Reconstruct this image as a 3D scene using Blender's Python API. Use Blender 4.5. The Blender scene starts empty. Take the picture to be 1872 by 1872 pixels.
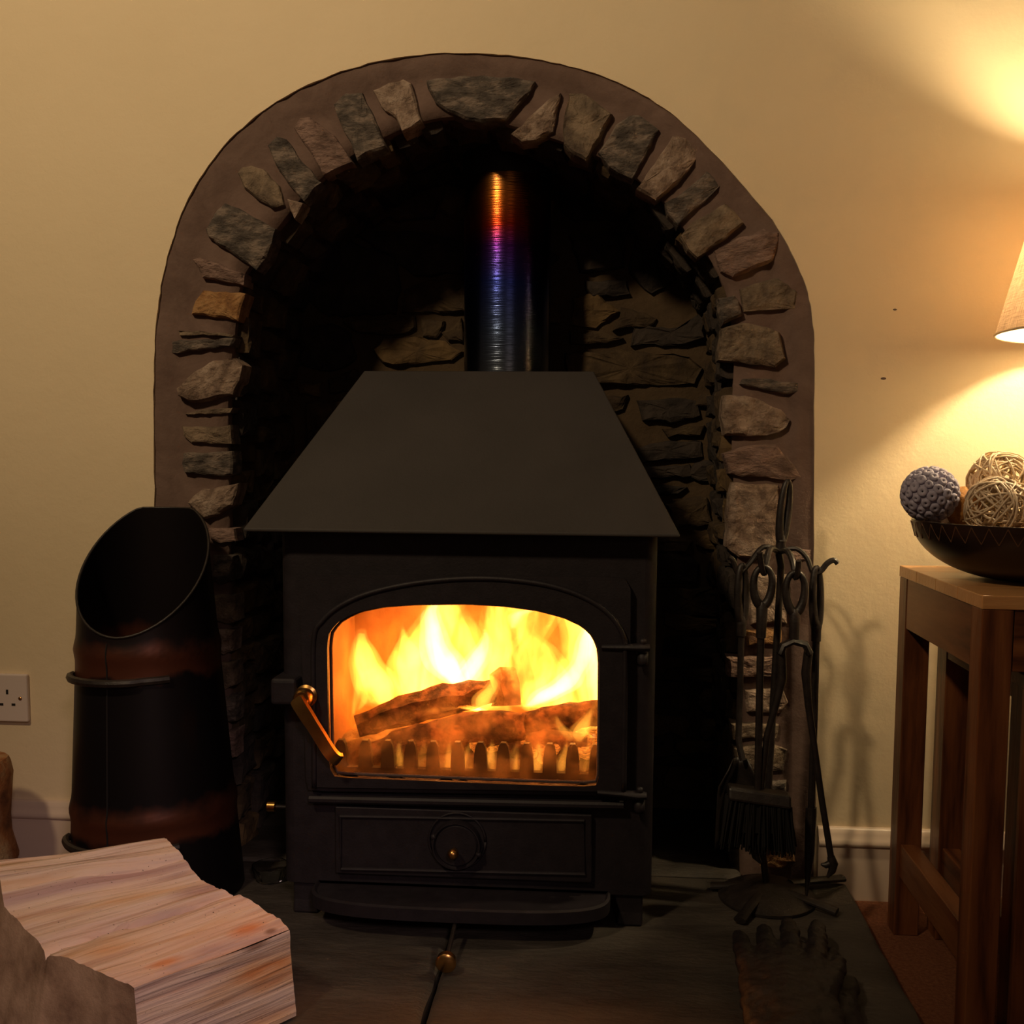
import bpy, bmesh, math, random
from mathutils import Vector, Matrix, noise

# ------------------------------------------------------------ camera
S = bpy.context.scene
COL = S.collection
F_PX, CX, CY, W_PX = 1850.0, 988.0, 990.0, 1872.0
CAM = Vector((0.0, -1.70, 0.736))
dy = Vector((132, -149, 1850)).normalized()          # world +Y seen from the camera (x right, y down, z forward)
dd = Vector((-199, 22910, 1850)); dd = (dd - dy * dd.dot(dy)).normalized()   # world -Z
dx = dd.cross(dy) * 1.0
if dx.x < 0: dx = -dx
# rows: camera axes in world coordinates
c_right = Vector((dx.x, dy.x, -dd.x)); c_down = Vector((dx.y, dy.y, -dd.y)); c_fwd = Vector((dx.z, dy.z, -dd.z))
cd = bpy.data.cameras.new('camera'); cam = bpy.data.objects.new('camera', cd); COL.objects.link(cam)
R3 = Matrix((c_right, -c_down, -c_fwd)).transposed()
cam.matrix_world = Matrix.Translation(CAM) @ R3.to_4x4()
cd.sensor_width = 36; cd.lens = F_PX * 36 / W_PX
cd.shift_x = (936 - CX) / W_PX; cd.shift_y = -(936 - CY) / W_PX
cd.clip_start = 0.02
S.camera = cam
S.view_settings.view_transform = 'Standard'; S.view_settings.look = 'None'
S.view_settings.exposure = 0.0; S.view_settings.gamma = 1.0
S.view_settings.use_curve_mapping = False

def ray(px, py):
    return (c_right * (px - CX) + c_down * (py - CY) + c_fwd * F_PX)
def PY(px, py, Y):
    d = ray(px, py); return CAM + d * ((Y - CAM.y) / d.y)
def PZ(px, py, Z):
    d = ray(px, py); return CAM + d * ((Z - CAM.z) / d.z)
def xz(px, py, Y):
    p = PY(px, py, Y); return (p.x, p.z)

# ------------------------------------------------------------ world and room light
w = bpy.data.worlds.new('world'); S.world = w; w.use_nodes = True
w.node_tree.nodes['Background'].inputs[0].default_value = (1.0, 0.62, 0.36, 1)
w.node_tree.nodes['Background'].inputs[1].default_value = 0.026

def light(name, typ, loc, power, color, size=0.1, target=None, size_y=None):
    l = bpy.data.lights.new(name, typ); l.energy = power; l.color = color
    o = bpy.data.objects.new(name, l); COL.objects.link(o); o.location = loc
    if typ == 'AREA':
        l.size = size
        if size_y: l.shape = 'RECTANGLE'; l.size_y = size_y
    else: l.shadow_soft_size = size
    if target is not None:
        o.rotation_euler = (Vector(target) - Vector(loc)).to_track_quat('-Z', 'Y').to_euler()
    return o
cl = light('ceiling_spot', 'SPOT', (-1.10, -1.85, 2.30), 93, (1.0, 0.72, 0.42), 0.09, (-0.45, 0.0, 1.55)); cl.data.spot_size = math.radians(92); cl.data.spot_blend = 0.9
light('ceiling_light', 'AREA', (-0.35, -0.85, 2.35), 1.0, (1.0, 0.74, 0.50), 0.25, (-0.3, -0.5, 0.0))
light('room_fill', 'AREA', (0.5, -3.0, 1.3), 0.8, (1.0, 0.66, 0.46), 0.8, (-0.5, -0.6, 0.1))
sl = light('log_fill_spot', 'SPOT', (0.30, -2.1, 1.25), 37, (1.0, 0.69, 0.66), 0.12, (-0.52, -0.62, 0.06)); sl.data.spot_size = math.radians(36); sl.data.spot_blend = 1.0  # added fill spot that brightens the foreground log, no known lamp

# ------------------------------------------------------------ mesh helpers
random.seed(7)
class MB:
    def __init__(s): s.v = []; s.f = []
    def add(s, vs, fs):
        b = len(s.v); s.v += [tuple(v) for v in vs]; s.f += [tuple(i + b for i in f) for f in fs]; return s
    def box(s, x0, x1, y0, y1, z0, z1):
        vs = [(x, y, z) for x in (x0, x1) for y in (y0, y1) for z in (z0, z1)]
        return s.add(vs, [(0,1,3,2),(4,6,7,5),(0,4,5,1),(2,3,7,6),(0,2,6,4),(1,5,7,3)])
    def tube(s, pts, r, n=10, caps=True, flat=1.0, up=None):
        pts = [Vector(p) for p in pts]; m = len(pts)
        rs = r if isinstance(r, (list, tuple)) else [r] * m
        T = []
        for i in range(m):
            t = pts[min(i+1, m-1)] - pts[max(i-1, 0)]
            T.append(t.normalized() if t.length > 1e-9 else Vector((0,0,1)))
        u = Vector(up) if up else (Vector((0,0,1)) if abs(T[0].z) < .9 else Vector((1,0,0)))
        vs = []
        for i in range(m):
            u = (u - T[i] * u.dot(T[i])).normalized(); b = T[i].cross(u)
            for k in range(n):
                a = 2*math.pi*k/n
                vs.append(pts[i] + (u*math.cos(a)*flat + b*math.sin(a)) * rs[i])
        fs = [(i*n+k, i*n+(k+1)%n, (i+1)*n+(k+1)%n, (i+1)*n+k) for i in range(m-1) for k in range(n)]
        if caps: fs += [tuple(range(n))[::-1], tuple((m-1)*n+k for k in range(n))]
        return s.add(vs, fs)
    def lathe(s, prof, c=(0,0,0), n=32, axis='Z'):
        vs = []
        for r, z in prof:
            for k in range(n):
                a = 2*math.pi*k/n; x, y = r*math.cos(a), r*math.sin(a)
                p = (x, y, z) if axis == 'Z' else ((x, z, y) if axis == 'Y' else (z, x, y))
                vs.append((p[0]+c[0], p[1]+c[1], p[2]+c[2]))
        m = len(prof)
        fs = [(i*n+k, i*n+(k+1)%n, (i+1)*n+(k+1)%n, (i+1)*n+k) for i in range(m-1) for k in range(n)]
        fs += [tuple(range(n))[::-1], tuple((m-1)*n+k for k in range(n))]
        return s.add(vs, fs)
    def loft(s, rings, closed=True, caps=True):
        n = len(rings[0]); vs = [p for r in rings for p in r]
        e = n if closed else n-1
        fs = [(i*n+k, i*n+(k+1)%n, (i+1)*n+(k+1)%n, (i+1)*n+k) for i in range(len(rings)-1) for k in range(e)]
        if caps: fs += [tuple(range(n))[::-1], tuple((len(rings)-1)*n+k for k in range(n))]
        return s.add(vs, fs)
    def blob(s, c, r, n=12, squash=(1,1,1)):
        prof = [(max(1e-4, math.sin(math.pi*i/n))*r, -math.cos(math.pi*i/n)*r) for i in range(n+1)]
        t = MB().lathe(prof, (0,0,0), 2*n)
        return s.add([(v[0]*squash[0]+c[0], v[1]*squash[1]+c[1], v[2]*squash[2]+c[2]) for v in t.v], t.f)
    def build(s, name, mat, parent=None, smooth=False, bevel=0, seg=2, angle=35, sub=0):
        me = bpy.data.meshes.new(name); me.from_pydata(s.v, [], s.f); me.validate()
        bm = bmesh.new(); bm.from_mesh(me); bmesh.ops.recalc_face_normals(bm, faces=bm.faces); bm.to_mesh(me); bm.free()
        me.materials.append(mat)
        o = bpy.data.objects.new(name, me); COL.objects.link(o)
        if smooth:
            for p in me.polygons: p.use_smooth = True
            if smooth == 'auto':
                bm = bmesh.new(); bm.from_mesh(me)
                for e in bm.edges:
                    if len(e.link_faces) == 2 and e.calc_face_angle(0) > math.radians(angle): e.smooth = False
                bm.to_mesh(me); bm.free()
        if bevel:
            b = o.modifiers.new('bevel', 'BEVEL'); b.width = bevel; b.segments = seg; b.limit_method = 'ANGLE'; b.angle_limit = math.radians(angle)
        if sub:
            b = o.modifiers.new('sub', 'SUBSURF'); b.levels = sub; b.render_levels = sub
        if parent is not None: par(o, parent)
        return o
def par(o, p):
    o.parent = p; o.matrix_parent_inverse = Matrix.Translation(-Vector(p.location)) if p.type == 'EMPTY' else Matrix.Identity(4)
def tag(o, label, cat=None, group=None, kind=None):
    if label: o['label'] = label
    if cat: o['category'] = cat
    if group: o['group'] = group
    if kind: o['kind'] = kind
    return o
def thing(name, label, cat, loc=(0,0,0), group=None):
    o = bpy.data.objects.new(name, None); COL.objects.link(o); o.location = loc; o.empty_display_size = .05
    return tag(o, label, cat, group)
def struct(o): o['kind'] = 'structure'; return o
def N3(p, sc, seed=0): return noise.noise(Vector(p) * sc + Vector((seed*13.7, seed*5.1, seed*7.3)))

# ------------------------------------------------------------ material helper
def mat(name, c1, c2=None, c3=None, scale=10, rough=.6, metal=0, bump=0, bscale=None, coords='Object', stretch=(1,1,1), detail=6,
        lo=.35, hi=.65, spec=.5, coat=0, distortion=0, rvar=0):
    m = bpy.data.materials.new(name); m.use_nodes = True; nt = m.node_tree; L = nt.links
    b = nt.nodes['Principled BSDF']; b.inputs['Roughness'].default_value = rough; b.inputs['Metallic'].default_value = metal
    b.inputs['Specular IOR Level'].default_value = spec; b.inputs['Coat Weight'].default_value = coat
    tc = nt.nodes.new('ShaderNodeTexCoord'); mp = nt.nodes.new('ShaderNodeMapping'); mp.inputs['Scale'].default_value = stretch
    L.new(tc.outputs[coords], mp.inputs[0])
    m['tc'] = 0
    if c2:
        n = nt.nodes.new('ShaderNodeTexNoise'); n.inputs['Scale'].default_value = scale; n.inputs['Detail'].default_value = detail
        n.inputs['Distortion'].default_value = distortion; n.inputs['Roughness'].default_value = .6
        r = nt.nodes.new('ShaderNodeValToRGB'); L.new(mp.outputs[0], n.inputs[0]); L.new(n.outputs[0], r.inputs[0])
        r.color_ramp.elements[0].position = lo; r.color_ramp.elements[0].color = (*c1, 1)
        r.color_ramp.elements[1].position = hi; r.color_ramp.elements[1].color = (*c2, 1)
        if c3: e = r.color_ramp.elements.new((lo+hi)/2); e.color = (*c3, 1)
        L.new(r.outputs[0], b.inputs['Base Color'])
        if rvar:
            mr = nt.nodes.new('ShaderNodeMapRange'); L.new(n.outputs[0], mr.inputs[0])
            mr.inputs[1].default_value = .3; mr.inputs[2].default_value = .7
            mr.inputs[3].default_value = rough - rvar; mr.inputs[4].default_value = rough + rvar; L.new(mr.outputs[0], b.inputs['Roughness'])
    else: b.inputs['Base Color'].default_value = (*c1, 1)
    if bump:
        n2 = nt.nodes.new('ShaderNodeTexNoise'); n2.inputs['Scale'].default_value = bscale or scale; n2.inputs['Detail'].default_value = 8
        n2.inputs['Roughness'].default_value = .65
        L.new(mp.outputs[0], n2.inputs[0]); bp = nt.nodes.new('ShaderNodeBump'); bp.inputs['Strength'].default_value = 1
        bp.inputs['Distance'].default_value = bump; L.new(n2.outputs[0], bp.inputs['Height']); L.new(bp.outputs[0], b.inputs['Normal'])
    return m

M = {}
M['plaster'] = mat('cream_plaster', (.80,.665,.44), (.84,.70,.47), scale=3, rough=.75, bump=.0012, bscale=28)
M['mortar'] = mat('brown_mortar', (.13,.082,.062), (.20,.13,.10), scale=9, rough=.9, bump=.003, bscale=60)
M['band'] = mat('mortar_band', (.125,.078,.062), (.18,.118,.095), scale=14, rough=.9, bump=.002, bscale=45, distortion=1)
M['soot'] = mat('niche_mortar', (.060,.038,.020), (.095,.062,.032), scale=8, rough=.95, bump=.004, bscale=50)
M['s_slate'] = mat('slate_stone', (.060,.048,.040), (.25,.195,.155), (.118,.096,.080), scale=26, rough=.8, bump=.009, bscale=55, stretch=(1,1,2), lo=.38, hi=.60, detail=12)
M['s_tan'] = mat('tan_stone', (.17,.115,.085), (.42,.32,.25), (.30,.215,.16), scale=34, rough=.85, bump=.009, bscale=80, lo=.38, hi=.60, detail=12)
M['s_gold'] = mat('orange_stone', (.13,.060,.030), (.42,.24,.10), (.32,.16,.055), scale=24, rough=.85, bump=.009, bscale=60, lo=.38, hi=.60, detail=12)
M['s_pink'] = mat('pink_brown_stone', (.14,.088,.070), (.33,.22,.18), (.24,.155,.125), scale=22, rough=.85, bump=.010, bscale=50, stretch=(1,1,2.2), lo=.38, hi=.60, detail=12)
M['s_olive'] = mat('olive_stone', (.095,.068,.048), (.27,.20,.135), (.17,.125,.085), scale=20, rough=.85, bump=.009, bscale=55, lo=.38, hi=.60, detail=12)
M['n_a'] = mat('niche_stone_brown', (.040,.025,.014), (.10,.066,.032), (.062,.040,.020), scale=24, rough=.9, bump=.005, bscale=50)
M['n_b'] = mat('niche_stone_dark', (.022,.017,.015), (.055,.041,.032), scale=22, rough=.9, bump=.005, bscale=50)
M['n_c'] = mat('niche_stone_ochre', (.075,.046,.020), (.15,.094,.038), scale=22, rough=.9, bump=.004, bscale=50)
M['iron'] = mat('black_stove_paint', (.0125,.0100,.0135), (.019,.0155,.020), scale=40, rough=.55, bump=.0004, bscale=260, spec=.35)
M['canopy'] = mat('charcoal_canopy_paint', (.032,.028,.027), (.040,.035,.034), scale=7, rough=.62, bump=.0004, bscale=300, spec=.35)
M['brass'] = mat('worn_brass', (.50,.26,.075), (.62,.36,.12), scale=40, rough=.28, metal=1)
M['tool'] = mat('black_wrought_iron', (.014,.011,.010), (.026,.020,.018), scale=60, rough=.42, bump=.0008, bscale=120, spec=.5)
M['brick'] = mat('fire_brick', (.20,.085,.035), (.32,.15,.07), scale=16, rough=.9, bump=.002, bscale=50)
M['ember_floor'] = mat('firebox_ash', (.10,.06,.04), (.3,.2,.13), scale=40, rough=.95, bump=.006, bscale=70)
M['slab'] = mat('riven_slate', (.036,.030,.025), (.076,.064,.052), (.052,.044,.037), scale=6, rough=.62, bump=.006, bscale=14, stretch=(1,2.4,1), rvar=.1)
M['carpet'] = mat('rust_carpet', (.21,.065,.026), (.34,.125,.055), scale=180, rough=1, bump=.006, bscale=400)
M['skirt'] = mat('cream_gloss_paint', (.66,.53,.43), (.70,.57,.46), scale=4, rough=.35)
M['socket'] = mat('white_plastic', (.72,.62,.56), rough=.35)
M['black'] = mat('black_hole', (.01,.008,.008), rough=.8)
M['log_end'] = mat('sawn_end_grain', (.22,.13,.08), (.52,.35,.23), (.38,.245,.155), scale=16, rough=.85, bump=.002, bscale=60, lo=.3, hi=.6)
M['bark'] = mat('bark', (.10,.045,.02), (.26,.12,.05), scale=30, rough=.95, bump=.006, bscale=40)
M['char'] = mat('charred_wood', (.03,.014,.010), (.26,.12,.06), (.10,.045,.025), scale=45, rough=.95, bump=.010, bscale=50, lo=.38, hi=.62, detail=10)
M['leather'] = mat('black_leather', (.010,.008,.009), (.020,.016,.017), scale=30, rough=.5, bump=.002, bscale=60)
M['bristle'] = mat('black_bristle', (.003,.0025,.0025), rough=.8)
M['bowl'] = mat('dark_bowl', (.012,.006,.005), (.022,.011,.008), scale=14, rough=.35)
M['cane'] = mat('pale_cane', (.66,.48,.28), (.84,.66,.44), scale=50, rough=.5)
M['cane2'] = mat('grey_cane', (.50,.38,.26), (.70,.56,.40), scale=50, rough=.5)
M['amber'] = mat('amber_fibre', (.35,.14,.03), (.55,.26,.06), scale=90, rough=.8, bump=.003)
M['lilac'] = mat('lilac_seed', (.25,.23,.31), (.45,.42,.54), scale=60, rough=.75, bump=.001)
M['potpourri'] = mat('dried_petals', (.10,.05,.02), (.34,.20,.08), scale=60, rough=.9)
M['rope'] = mat('seal_rope', (.10,.07,.06), rough=.9, bump=.002, bscale=400)
M['thread'] = mat('tan_lacing', (.10,.045,.02), rough=.7)

def wood(name, c1, c2, c3, axis='Z', rough=.4, freq=9):
    m = bpy.data.materials.new(name); m.use_nodes = True; nt = m.node_tree; L = nt.links; b = nt.nodes['Principled BSDF']
    b.inputs['Roughness'].default_value = rough
    tc = nt.nodes.new('ShaderNodeTexCoord'); mp = nt.nodes.new('ShaderNodeMapping')
    mp.inputs['Scale'].default_value = {'Z': (1,1,.12), 'X': (.12,1,1), 'Y': (1,.12,1)}[axis]
    L.new(tc.outputs['Object'], mp.inputs[0])
    n = nt.nodes.new('ShaderNodeTexNoise'); n.inputs['Scale'].default_value = freq; n.inputs['Detail'].default_value = 3
    L.new(mp.outputs[0], n.inputs[0])
    mu = nt.nodes.new('ShaderNodeMath'); mu.operation = 'MULTIPLY'; mu.inputs[1].default_value = 11; L.new(n.outputs[0], mu.inputs[0])
    fr = nt.nodes.new('ShaderNodeMath'); fr.operation = 'PINGPONG'; fr.inputs[1].default_value = 1; L.new(mu.outputs[0], fr.inputs[0])
    n2 = nt.nodes.new('ShaderNodeTexNoise'); n2.inputs['Scale'].default_value = 160; n2.inputs['Detail'].default_value = 4; L.new(mp.outputs[0], n2.inputs[0])
    mx = nt.nodes.new('ShaderNodeMath'); mx.operation = 'MULTIPLY_ADD'; mx.inputs[1].default_value = .45; L.new(n2.outputs[0], mx.inputs[0])
    m2 = nt.nodes.new('ShaderNodeMath'); m2.operation = 'MULTIPLY'; m2.inputs[1].default_value = .6; L.new(fr.outputs[0], m2.inputs[0]); L.new(m2.outputs[0], mx.inputs[2])
    r = nt.nodes.new('ShaderNodeValToRGB'); L.new(mx.outputs[0], r.inputs[0])
    r.color_ramp.elements[0].position = .15; r.color_ramp.elements[0].color = (*c1, 1)
    r.color_ramp.elements[1].position = .85; r.color_ramp.elements[1].color = (*c3, 1)
    e = r.color_ramp.elements.new(.45); e.color = (*c2, 1)
    L.new(r.outputs[0], b.inputs['Base Color'])
    bp = nt.nodes.new('ShaderNodeBump'); bp.inputs['Distance'].default_value = .0006; L.new(n2.outputs[0], bp.inputs['Height']); L.new(bp.outputs[0], b.inputs['Normal'])
    return m
TW = ((.055,.017,.007), (.16,.052,.018), (.23,.085,.030))
M['tw_z'] = wood('dark_stained_wood_upright', *TW, 'Z'); M['tw_x'] = wood('dark_stained_wood_across', *TW, 'X'); M['tw_y'] = wood('dark_stained_wood_deep', *TW, 'Y')
M['tw_top'] = wood('lamplit_wood_top', (.38,.16,.055), (.54,.26,.095), (.64,.34,.14), 'X', .3, 4)  # table wood lightened, the lamp's light on the top put into its colour

# heat-tinted flue pipe
def flue_mat(z0, z1):
    m = bpy.data.materials.new('heat_tinted_steel'); m.use_nodes = True; nt = m.node_tree; L = nt.links; b = nt.nodes['Principled BSDF']
    b.inputs['Metallic'].default_value = 1; b.inputs['Roughness'].default_value = .22
    tc = nt.nodes.new('ShaderNodeTexCoord'); sp = nt.nodes.new('ShaderNodeSeparateXYZ'); L.new(tc.outputs['Object'], sp.inputs[0])
    mr = nt.nodes.new('ShaderNodeMapRange'); mr.inputs[1].default_value = z0; mr.inputs[2].default_value = z1; L.new(sp.outputs[2], mr.inputs[0])
    n = nt.nodes.new('ShaderNodeTexNoise'); n.inputs['Scale'].default_value = 5; L.new(tc.outputs['Object'], n.inputs[0])
    ad = nt.nodes.new('ShaderNodeMath'); ad.operation = 'MULTIPLY_ADD'; ad.inputs[1].default_value = .10; L.new(n.outputs[0], ad.inputs[0]); L.new(mr.outputs[0], ad.inputs[2])
    r = nt.nodes.new('ShaderNodeValToRGB'); L.new(ad.outputs[0], r.inputs[0]); cr = r.color_ramp
    stops = [(0, (.20,.23,.26)), (.28, (.10,.15,.30)), (.52, (.045,.07,.42)), (.70, (.10,.02,.22)), (.80, (.36,.03,.01)), (.93, (.45,.13,.02)), (1.0, (.30,.12,.03))]
    cr.elements[0].color = (*stops[0][1], 1); cr.elements[1].position = 1; cr.elements[1].color = (*stops[-1][1], 1)
    for p, c in stops[1:-1]: e = cr.elements.new(p); e.color = (*c, 1)
    L.new(r.outputs[0], b.inputs['Base Color'])
    mp = nt.nodes.new('ShaderNodeMapping'); mp.inputs['Scale'].default_value = (1,1,60); L.new(tc.outputs['Object'], mp.inputs[0])
    n2 = nt.nodes.new('ShaderNodeTexNoise'); n2.inputs['Scale'].default_value = 12; L.new(mp.outputs[0], n2.inputs[0])
    bp = nt.nodes.new('ShaderNodeBump'); bp.inputs['Distance'].default_value = .0004; L.new(n2.outputs[0], bp.inputs['Height']); L.new(bp.outputs[0], b.inputs['Normal'])
    return m

# ------------------------------------------------------------ the setting
XL, XR, ZT = -2.6, 2.6, 2.5
struct(MB().box(XL, XR, -4.2, 0.0, -.05, 0).build('floor', M['carpet']))

def smooth_poly(pts, n):
    """closed or open catmull-rom through pts, n samples per span"""
    out = []; m = len(pts)
    for i in range(m-1):
        p0, p1, p2, p3 = pts[max(i-1,0)], pts[i], pts[i+1], pts[min(i+2,m-1)]
        for k in range(n):
            t = k/n
            out.append(tuple(.5*((2*p1[j]) + (-p0[j]+p2[j])*t + (2*p0[j]-5*p1[j]+4*p2[j]-p3[j])*t*t + (-p0[j]+3*p1[j]-3*p2[j]+p3[j])*t**3) for j in range(len(p1))))
    out.append(tuple(pts[-1])); return out

outer_px = [(281,1500),(281,1100),(282,920),(281,760),(282,640),(290,550),(306,470),(332,390),(372,315),(432,243),(505,187),(590,143),(690,112),(785,99),(868,97),(960,105),(1055,124),(1145,157),(1225,206),(1300,275),(1365,346),(1420,415),(1458,485),(1482,560),(1489,640),(1489,800),(1488,1000),(1490,1200),(1492,1500)]
outer = [xz(x, y, 0) for x, y in outer_px]
outer = smooth_poly(outer, 6)
outer = [(x + .0018*N3((x,0,z), 60, 3), z + .0018*N3((x,3,z), 60, 4)) for x, z in outer]
outer = [(outer[0][0], 0.0)] + outer[1:-1] + [(outer[-1][0], 0.0)]
# plastered wall: strips from the arch edge to the wall's outer frame
wb = MB(); n = len(outer); fr = []
cxa = -.215
for i, (x, z) in enumerate(outer):
    t = i/(n-1)
    if z < 1.0 and x < cxa: fr.append((XL, z if z > 0 else 0.0))
    elif z < 1.0: fr.append((XR, z))
    else:
        a = math.atan2(z-1.0, x-cxa)          # pi..0 over the arch
        dxr, dzr = math.cos(a), math.sin(a)
        k = min(((XR-cxa)/dxr if dxr > 1e-6 else ((XL-cxa)/dxr if dxr < -1e-6 else 1e9)), (ZT-1.0)/max(dzr, 1e-6))
        fr.append((cxa+dxr*k, 1.0+dzr*k))
rings = []
for t in (0, .004, .02, .1, .4, 1):
    rings.append([(o[0]+(f[0]-o[0])*t, 0, o[1]+(f[1]-o[1])*t) for o, f in zip(outer, fr)])
rings.insert(0, [(x, .035, z) for x, z in outer])
wb.loft(rings, closed=False, caps=False)
# corners of the frame
def corner(side):
    X = XL if side < 0 else XR
    cand = [f for f in fr if abs(f[1]-ZT) < 1e-4]
    c = min(cand, key=lambda f: f[0]) if side < 0 else max(cand, key=lambda f: f[0])
    e = [f for f in fr if abs(f[0]-X) < 1e-4]; e = max(e, key=lambda f: f[1])
    wb.add([(c[0],0,c[1]), (X,0,ZT), (e[0],0,e[1])], [(0,1,2)])
corner(-1); corner(1)
wall = struct(wb.build('wall_back', M['plaster']))

# inner contour (where the niche begins), wall plane
inner_px = [(425,1700),(425,1300),(425,1000),(424,860),(424,760),(428,680),(438,600),(447,520),(478,470),(520,412),(572,350),(632,302),(706,258),(776,230),(860,222),(935,240),(1005,262),(1075,288),(1150,328),(1208,378),(1245,430),(1290,480),(1318,540),(1326,600),(1330,680),(1326,760),(1328,860),(1334,960),(1338,1100),(1340,1300),(1340,1700)]
inner = smooth_poly([xz(x, y, .0) for x, y in inner_px], 4)
inner = [(inner[0][0], 0.0)] + [p for p in inner if p[1] > .01] + [(inner[-1][0], 0.0)]
def resamp(pts, n):
    L_ = [0]
    for a, b in zip(pts, pts[1:]): L_.append(L_[-1] + math.dist(a, b))
    out = []; j = 0
    for i in range(n):
        s_ = L_[-1]*i/(n-1)
        while j < len(pts)-2 and L_[j+1] < s_: j += 1
        t = (s_-L_[j])/max(1e-9, L_[j+1]-L_[j]); out.append(tuple(a+(b-a)*t for a, b in zip(pts[j], pts[j+1])))
    return out, L_[-1]
NA = 150
inn, Larc = resamp(inner, NA); out_, _ = resamp(outer, NA)
def outward(i, pts, d):
    a, b = pts[max(i-1,0)], pts[min(i+1,len(pts)-1)]
    tx, tz = b[0]-a[0], b[1]-a[1]; l = math.hypot(tx, tz); return (pts[i][0]-tz/l*d, pts[i][1]+tx/l*d)
# tangent goes left-bottom -> up -> right-bottom ; left normal (-tz, tx) points outward
# mortar surround on the face
Y_M = .016; NZ = .34
mb = MB(); rr = []
for j, t in enumerate((0, .22, .3, .5, .75, 1.0)):
    ring = []
    for i in range(NA):
        q = outward(i, inn, .012)
        o = (out_[i][0], out_[i][1]); oo = outward(i, out_, .004)
        a = oo if t == 0 else o
        x = a[0]+(q[0]-a[0])*t; z = a[1]+(q[1]-a[1])*t
        ya = (.004 if t < .25 else Y_M-.004) + .0035*N3((x,0,z), 30, 1) + (.0015*N3((x,0,z), 90, 2))
        ring.append((x, ya, z))
    rr.append(ring)
rr.append([(p[0]+0, .05, p[1]) for p in [outward(i, inn, .014) for i in range(NA)]])
mb.loft(rr, closed=False, caps=False)
surround = struct(mb.build('trim_1', M['band'], smooth=True))
surround['label'] = 'brown mortar surround of the stone arch'
# niche shell
mb = MB(); rr = []
for Yv in (.05, .10, .16, .22, .28, NZ):
    rr.append([(p[0]+.006*N3((p[0],Yv,p[1]), 12, 5), Yv, p[1]+.006*N3((p[0],Yv,p[1]), 12, 6)) for p in [outward(i, inn, .014) for i in range(NA)]])
mb.loft(rr, closed=False, caps=False)
bx0 = min(p[0] for p in inn)-.05; bx1 = max(p[0] for p in inn)+.05
gx, gz = 30, 48; vs = []; fs = []
for a in range(gx+1):
    for b_ in range(gz+1):
        x = bx0+(bx1-bx0)*a/gx; z = 1.42*b_/gz; vs.append((x, NZ+.008*N3((x,1,z), 9, 2)+.004*N3((x,1,z), 40, 2), z))
for a in range(gx):
    for b_ in range(gz): i = a*(gz+1)+b_; fs.append((i, i+1, i+gz+2, i+gz+1))
mb.add(vs, fs)
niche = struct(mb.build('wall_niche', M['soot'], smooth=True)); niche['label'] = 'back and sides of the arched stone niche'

# ------------------------------------------------------------ stones
def stone(parent, pts, O, U, V, Nn, thick, bulge, seed, m, res=.010, jit=.0022, rings=4, name='stone', disp=.004):
    """irregular stone: outline in the (U,V) frame, bulging along Nn"""
    P = []; k = len(pts)
    for i in range(k):
        a, b = Vector(pts[i]), Vector(pts[(i+1)%k]); d = (b-a).length; q = max(1, int(round(d/res)))
        for j in range(q): P.append(a.lerp(b, j/q))
    c = sum(P, Vector((0,0)))/len(P)
    P = [p + Vector((noise.noise(Vector((p.x, p.y, seed))*45), noise.noise(Vector((p.x+9, p.y, seed))*45)))*jit*2 for p in P]
    n = len(P); vs = []; fs = []
    O = Vector(O); U = Vector(U); V = Vector(V); Nn = Vector(Nn)
    spec = [(0, -thick), (0, -.003), (.0015, bulge*.55)]
    ins = [.005, .014, .028, .05][:max(1, rings)]
    for a in ins: spec.append((a, bulge))
    tilt = Vector((random.uniform(-.08,.08), random.uniform(-.08,.08)))
    for inset, h in spec:
        for p in P:
            d = (p-c); l = d.length; t = min(inset/max(l,1e-6), .72 * (spec.index((inset,h))-2)/max(1,len(ins)) if inset > .004 else .3)
            q = p - d*t
            hh = h
            if inset > .004:
                f = min(1, .75+inset/.05); hh = h*f + tilt.dot(q-c) + disp*noise.noise(Vector((q.x, q.y, seed*3.1))*38) + .5*disp*noise.noise(Vector((q.x, q.y, seed*1.7))*110)
            vs.append(O + U*q.x + V*q.y + Nn*hh)
    m_ = len(spec)
    for r in range(m_-1):
        for i in range(n): fs.append((r*n+i, r*n+(i+1)%n, (r+1)*n+(i+1)%n, (r+1)*n+i))
    vs.append(O + U*c.x + V*c.y + Nn*(bulge + disp*noise.noise(Vector((c.x, c.y, seed*3.1))*38)))
    for i in range(n): fs.append(((m_-1)*n+i, (m_-1)*n+(i+1)%n, len(vs)-1))
    me = bpy.data.meshes.new(name); me.from_pydata([tuple(v) for v in vs], [], fs)
    bm = bmesh.new(); bm.from_mesh(me); bmesh.ops.recalc_face_normals(bm, faces=bm.faces); bm.to_mesh(me); bm.free()
    me.materials.append(M[m]); o = bpy.data.objects.new(name, me); COL.objects.link(o); o.parent = parent
    return o
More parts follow.
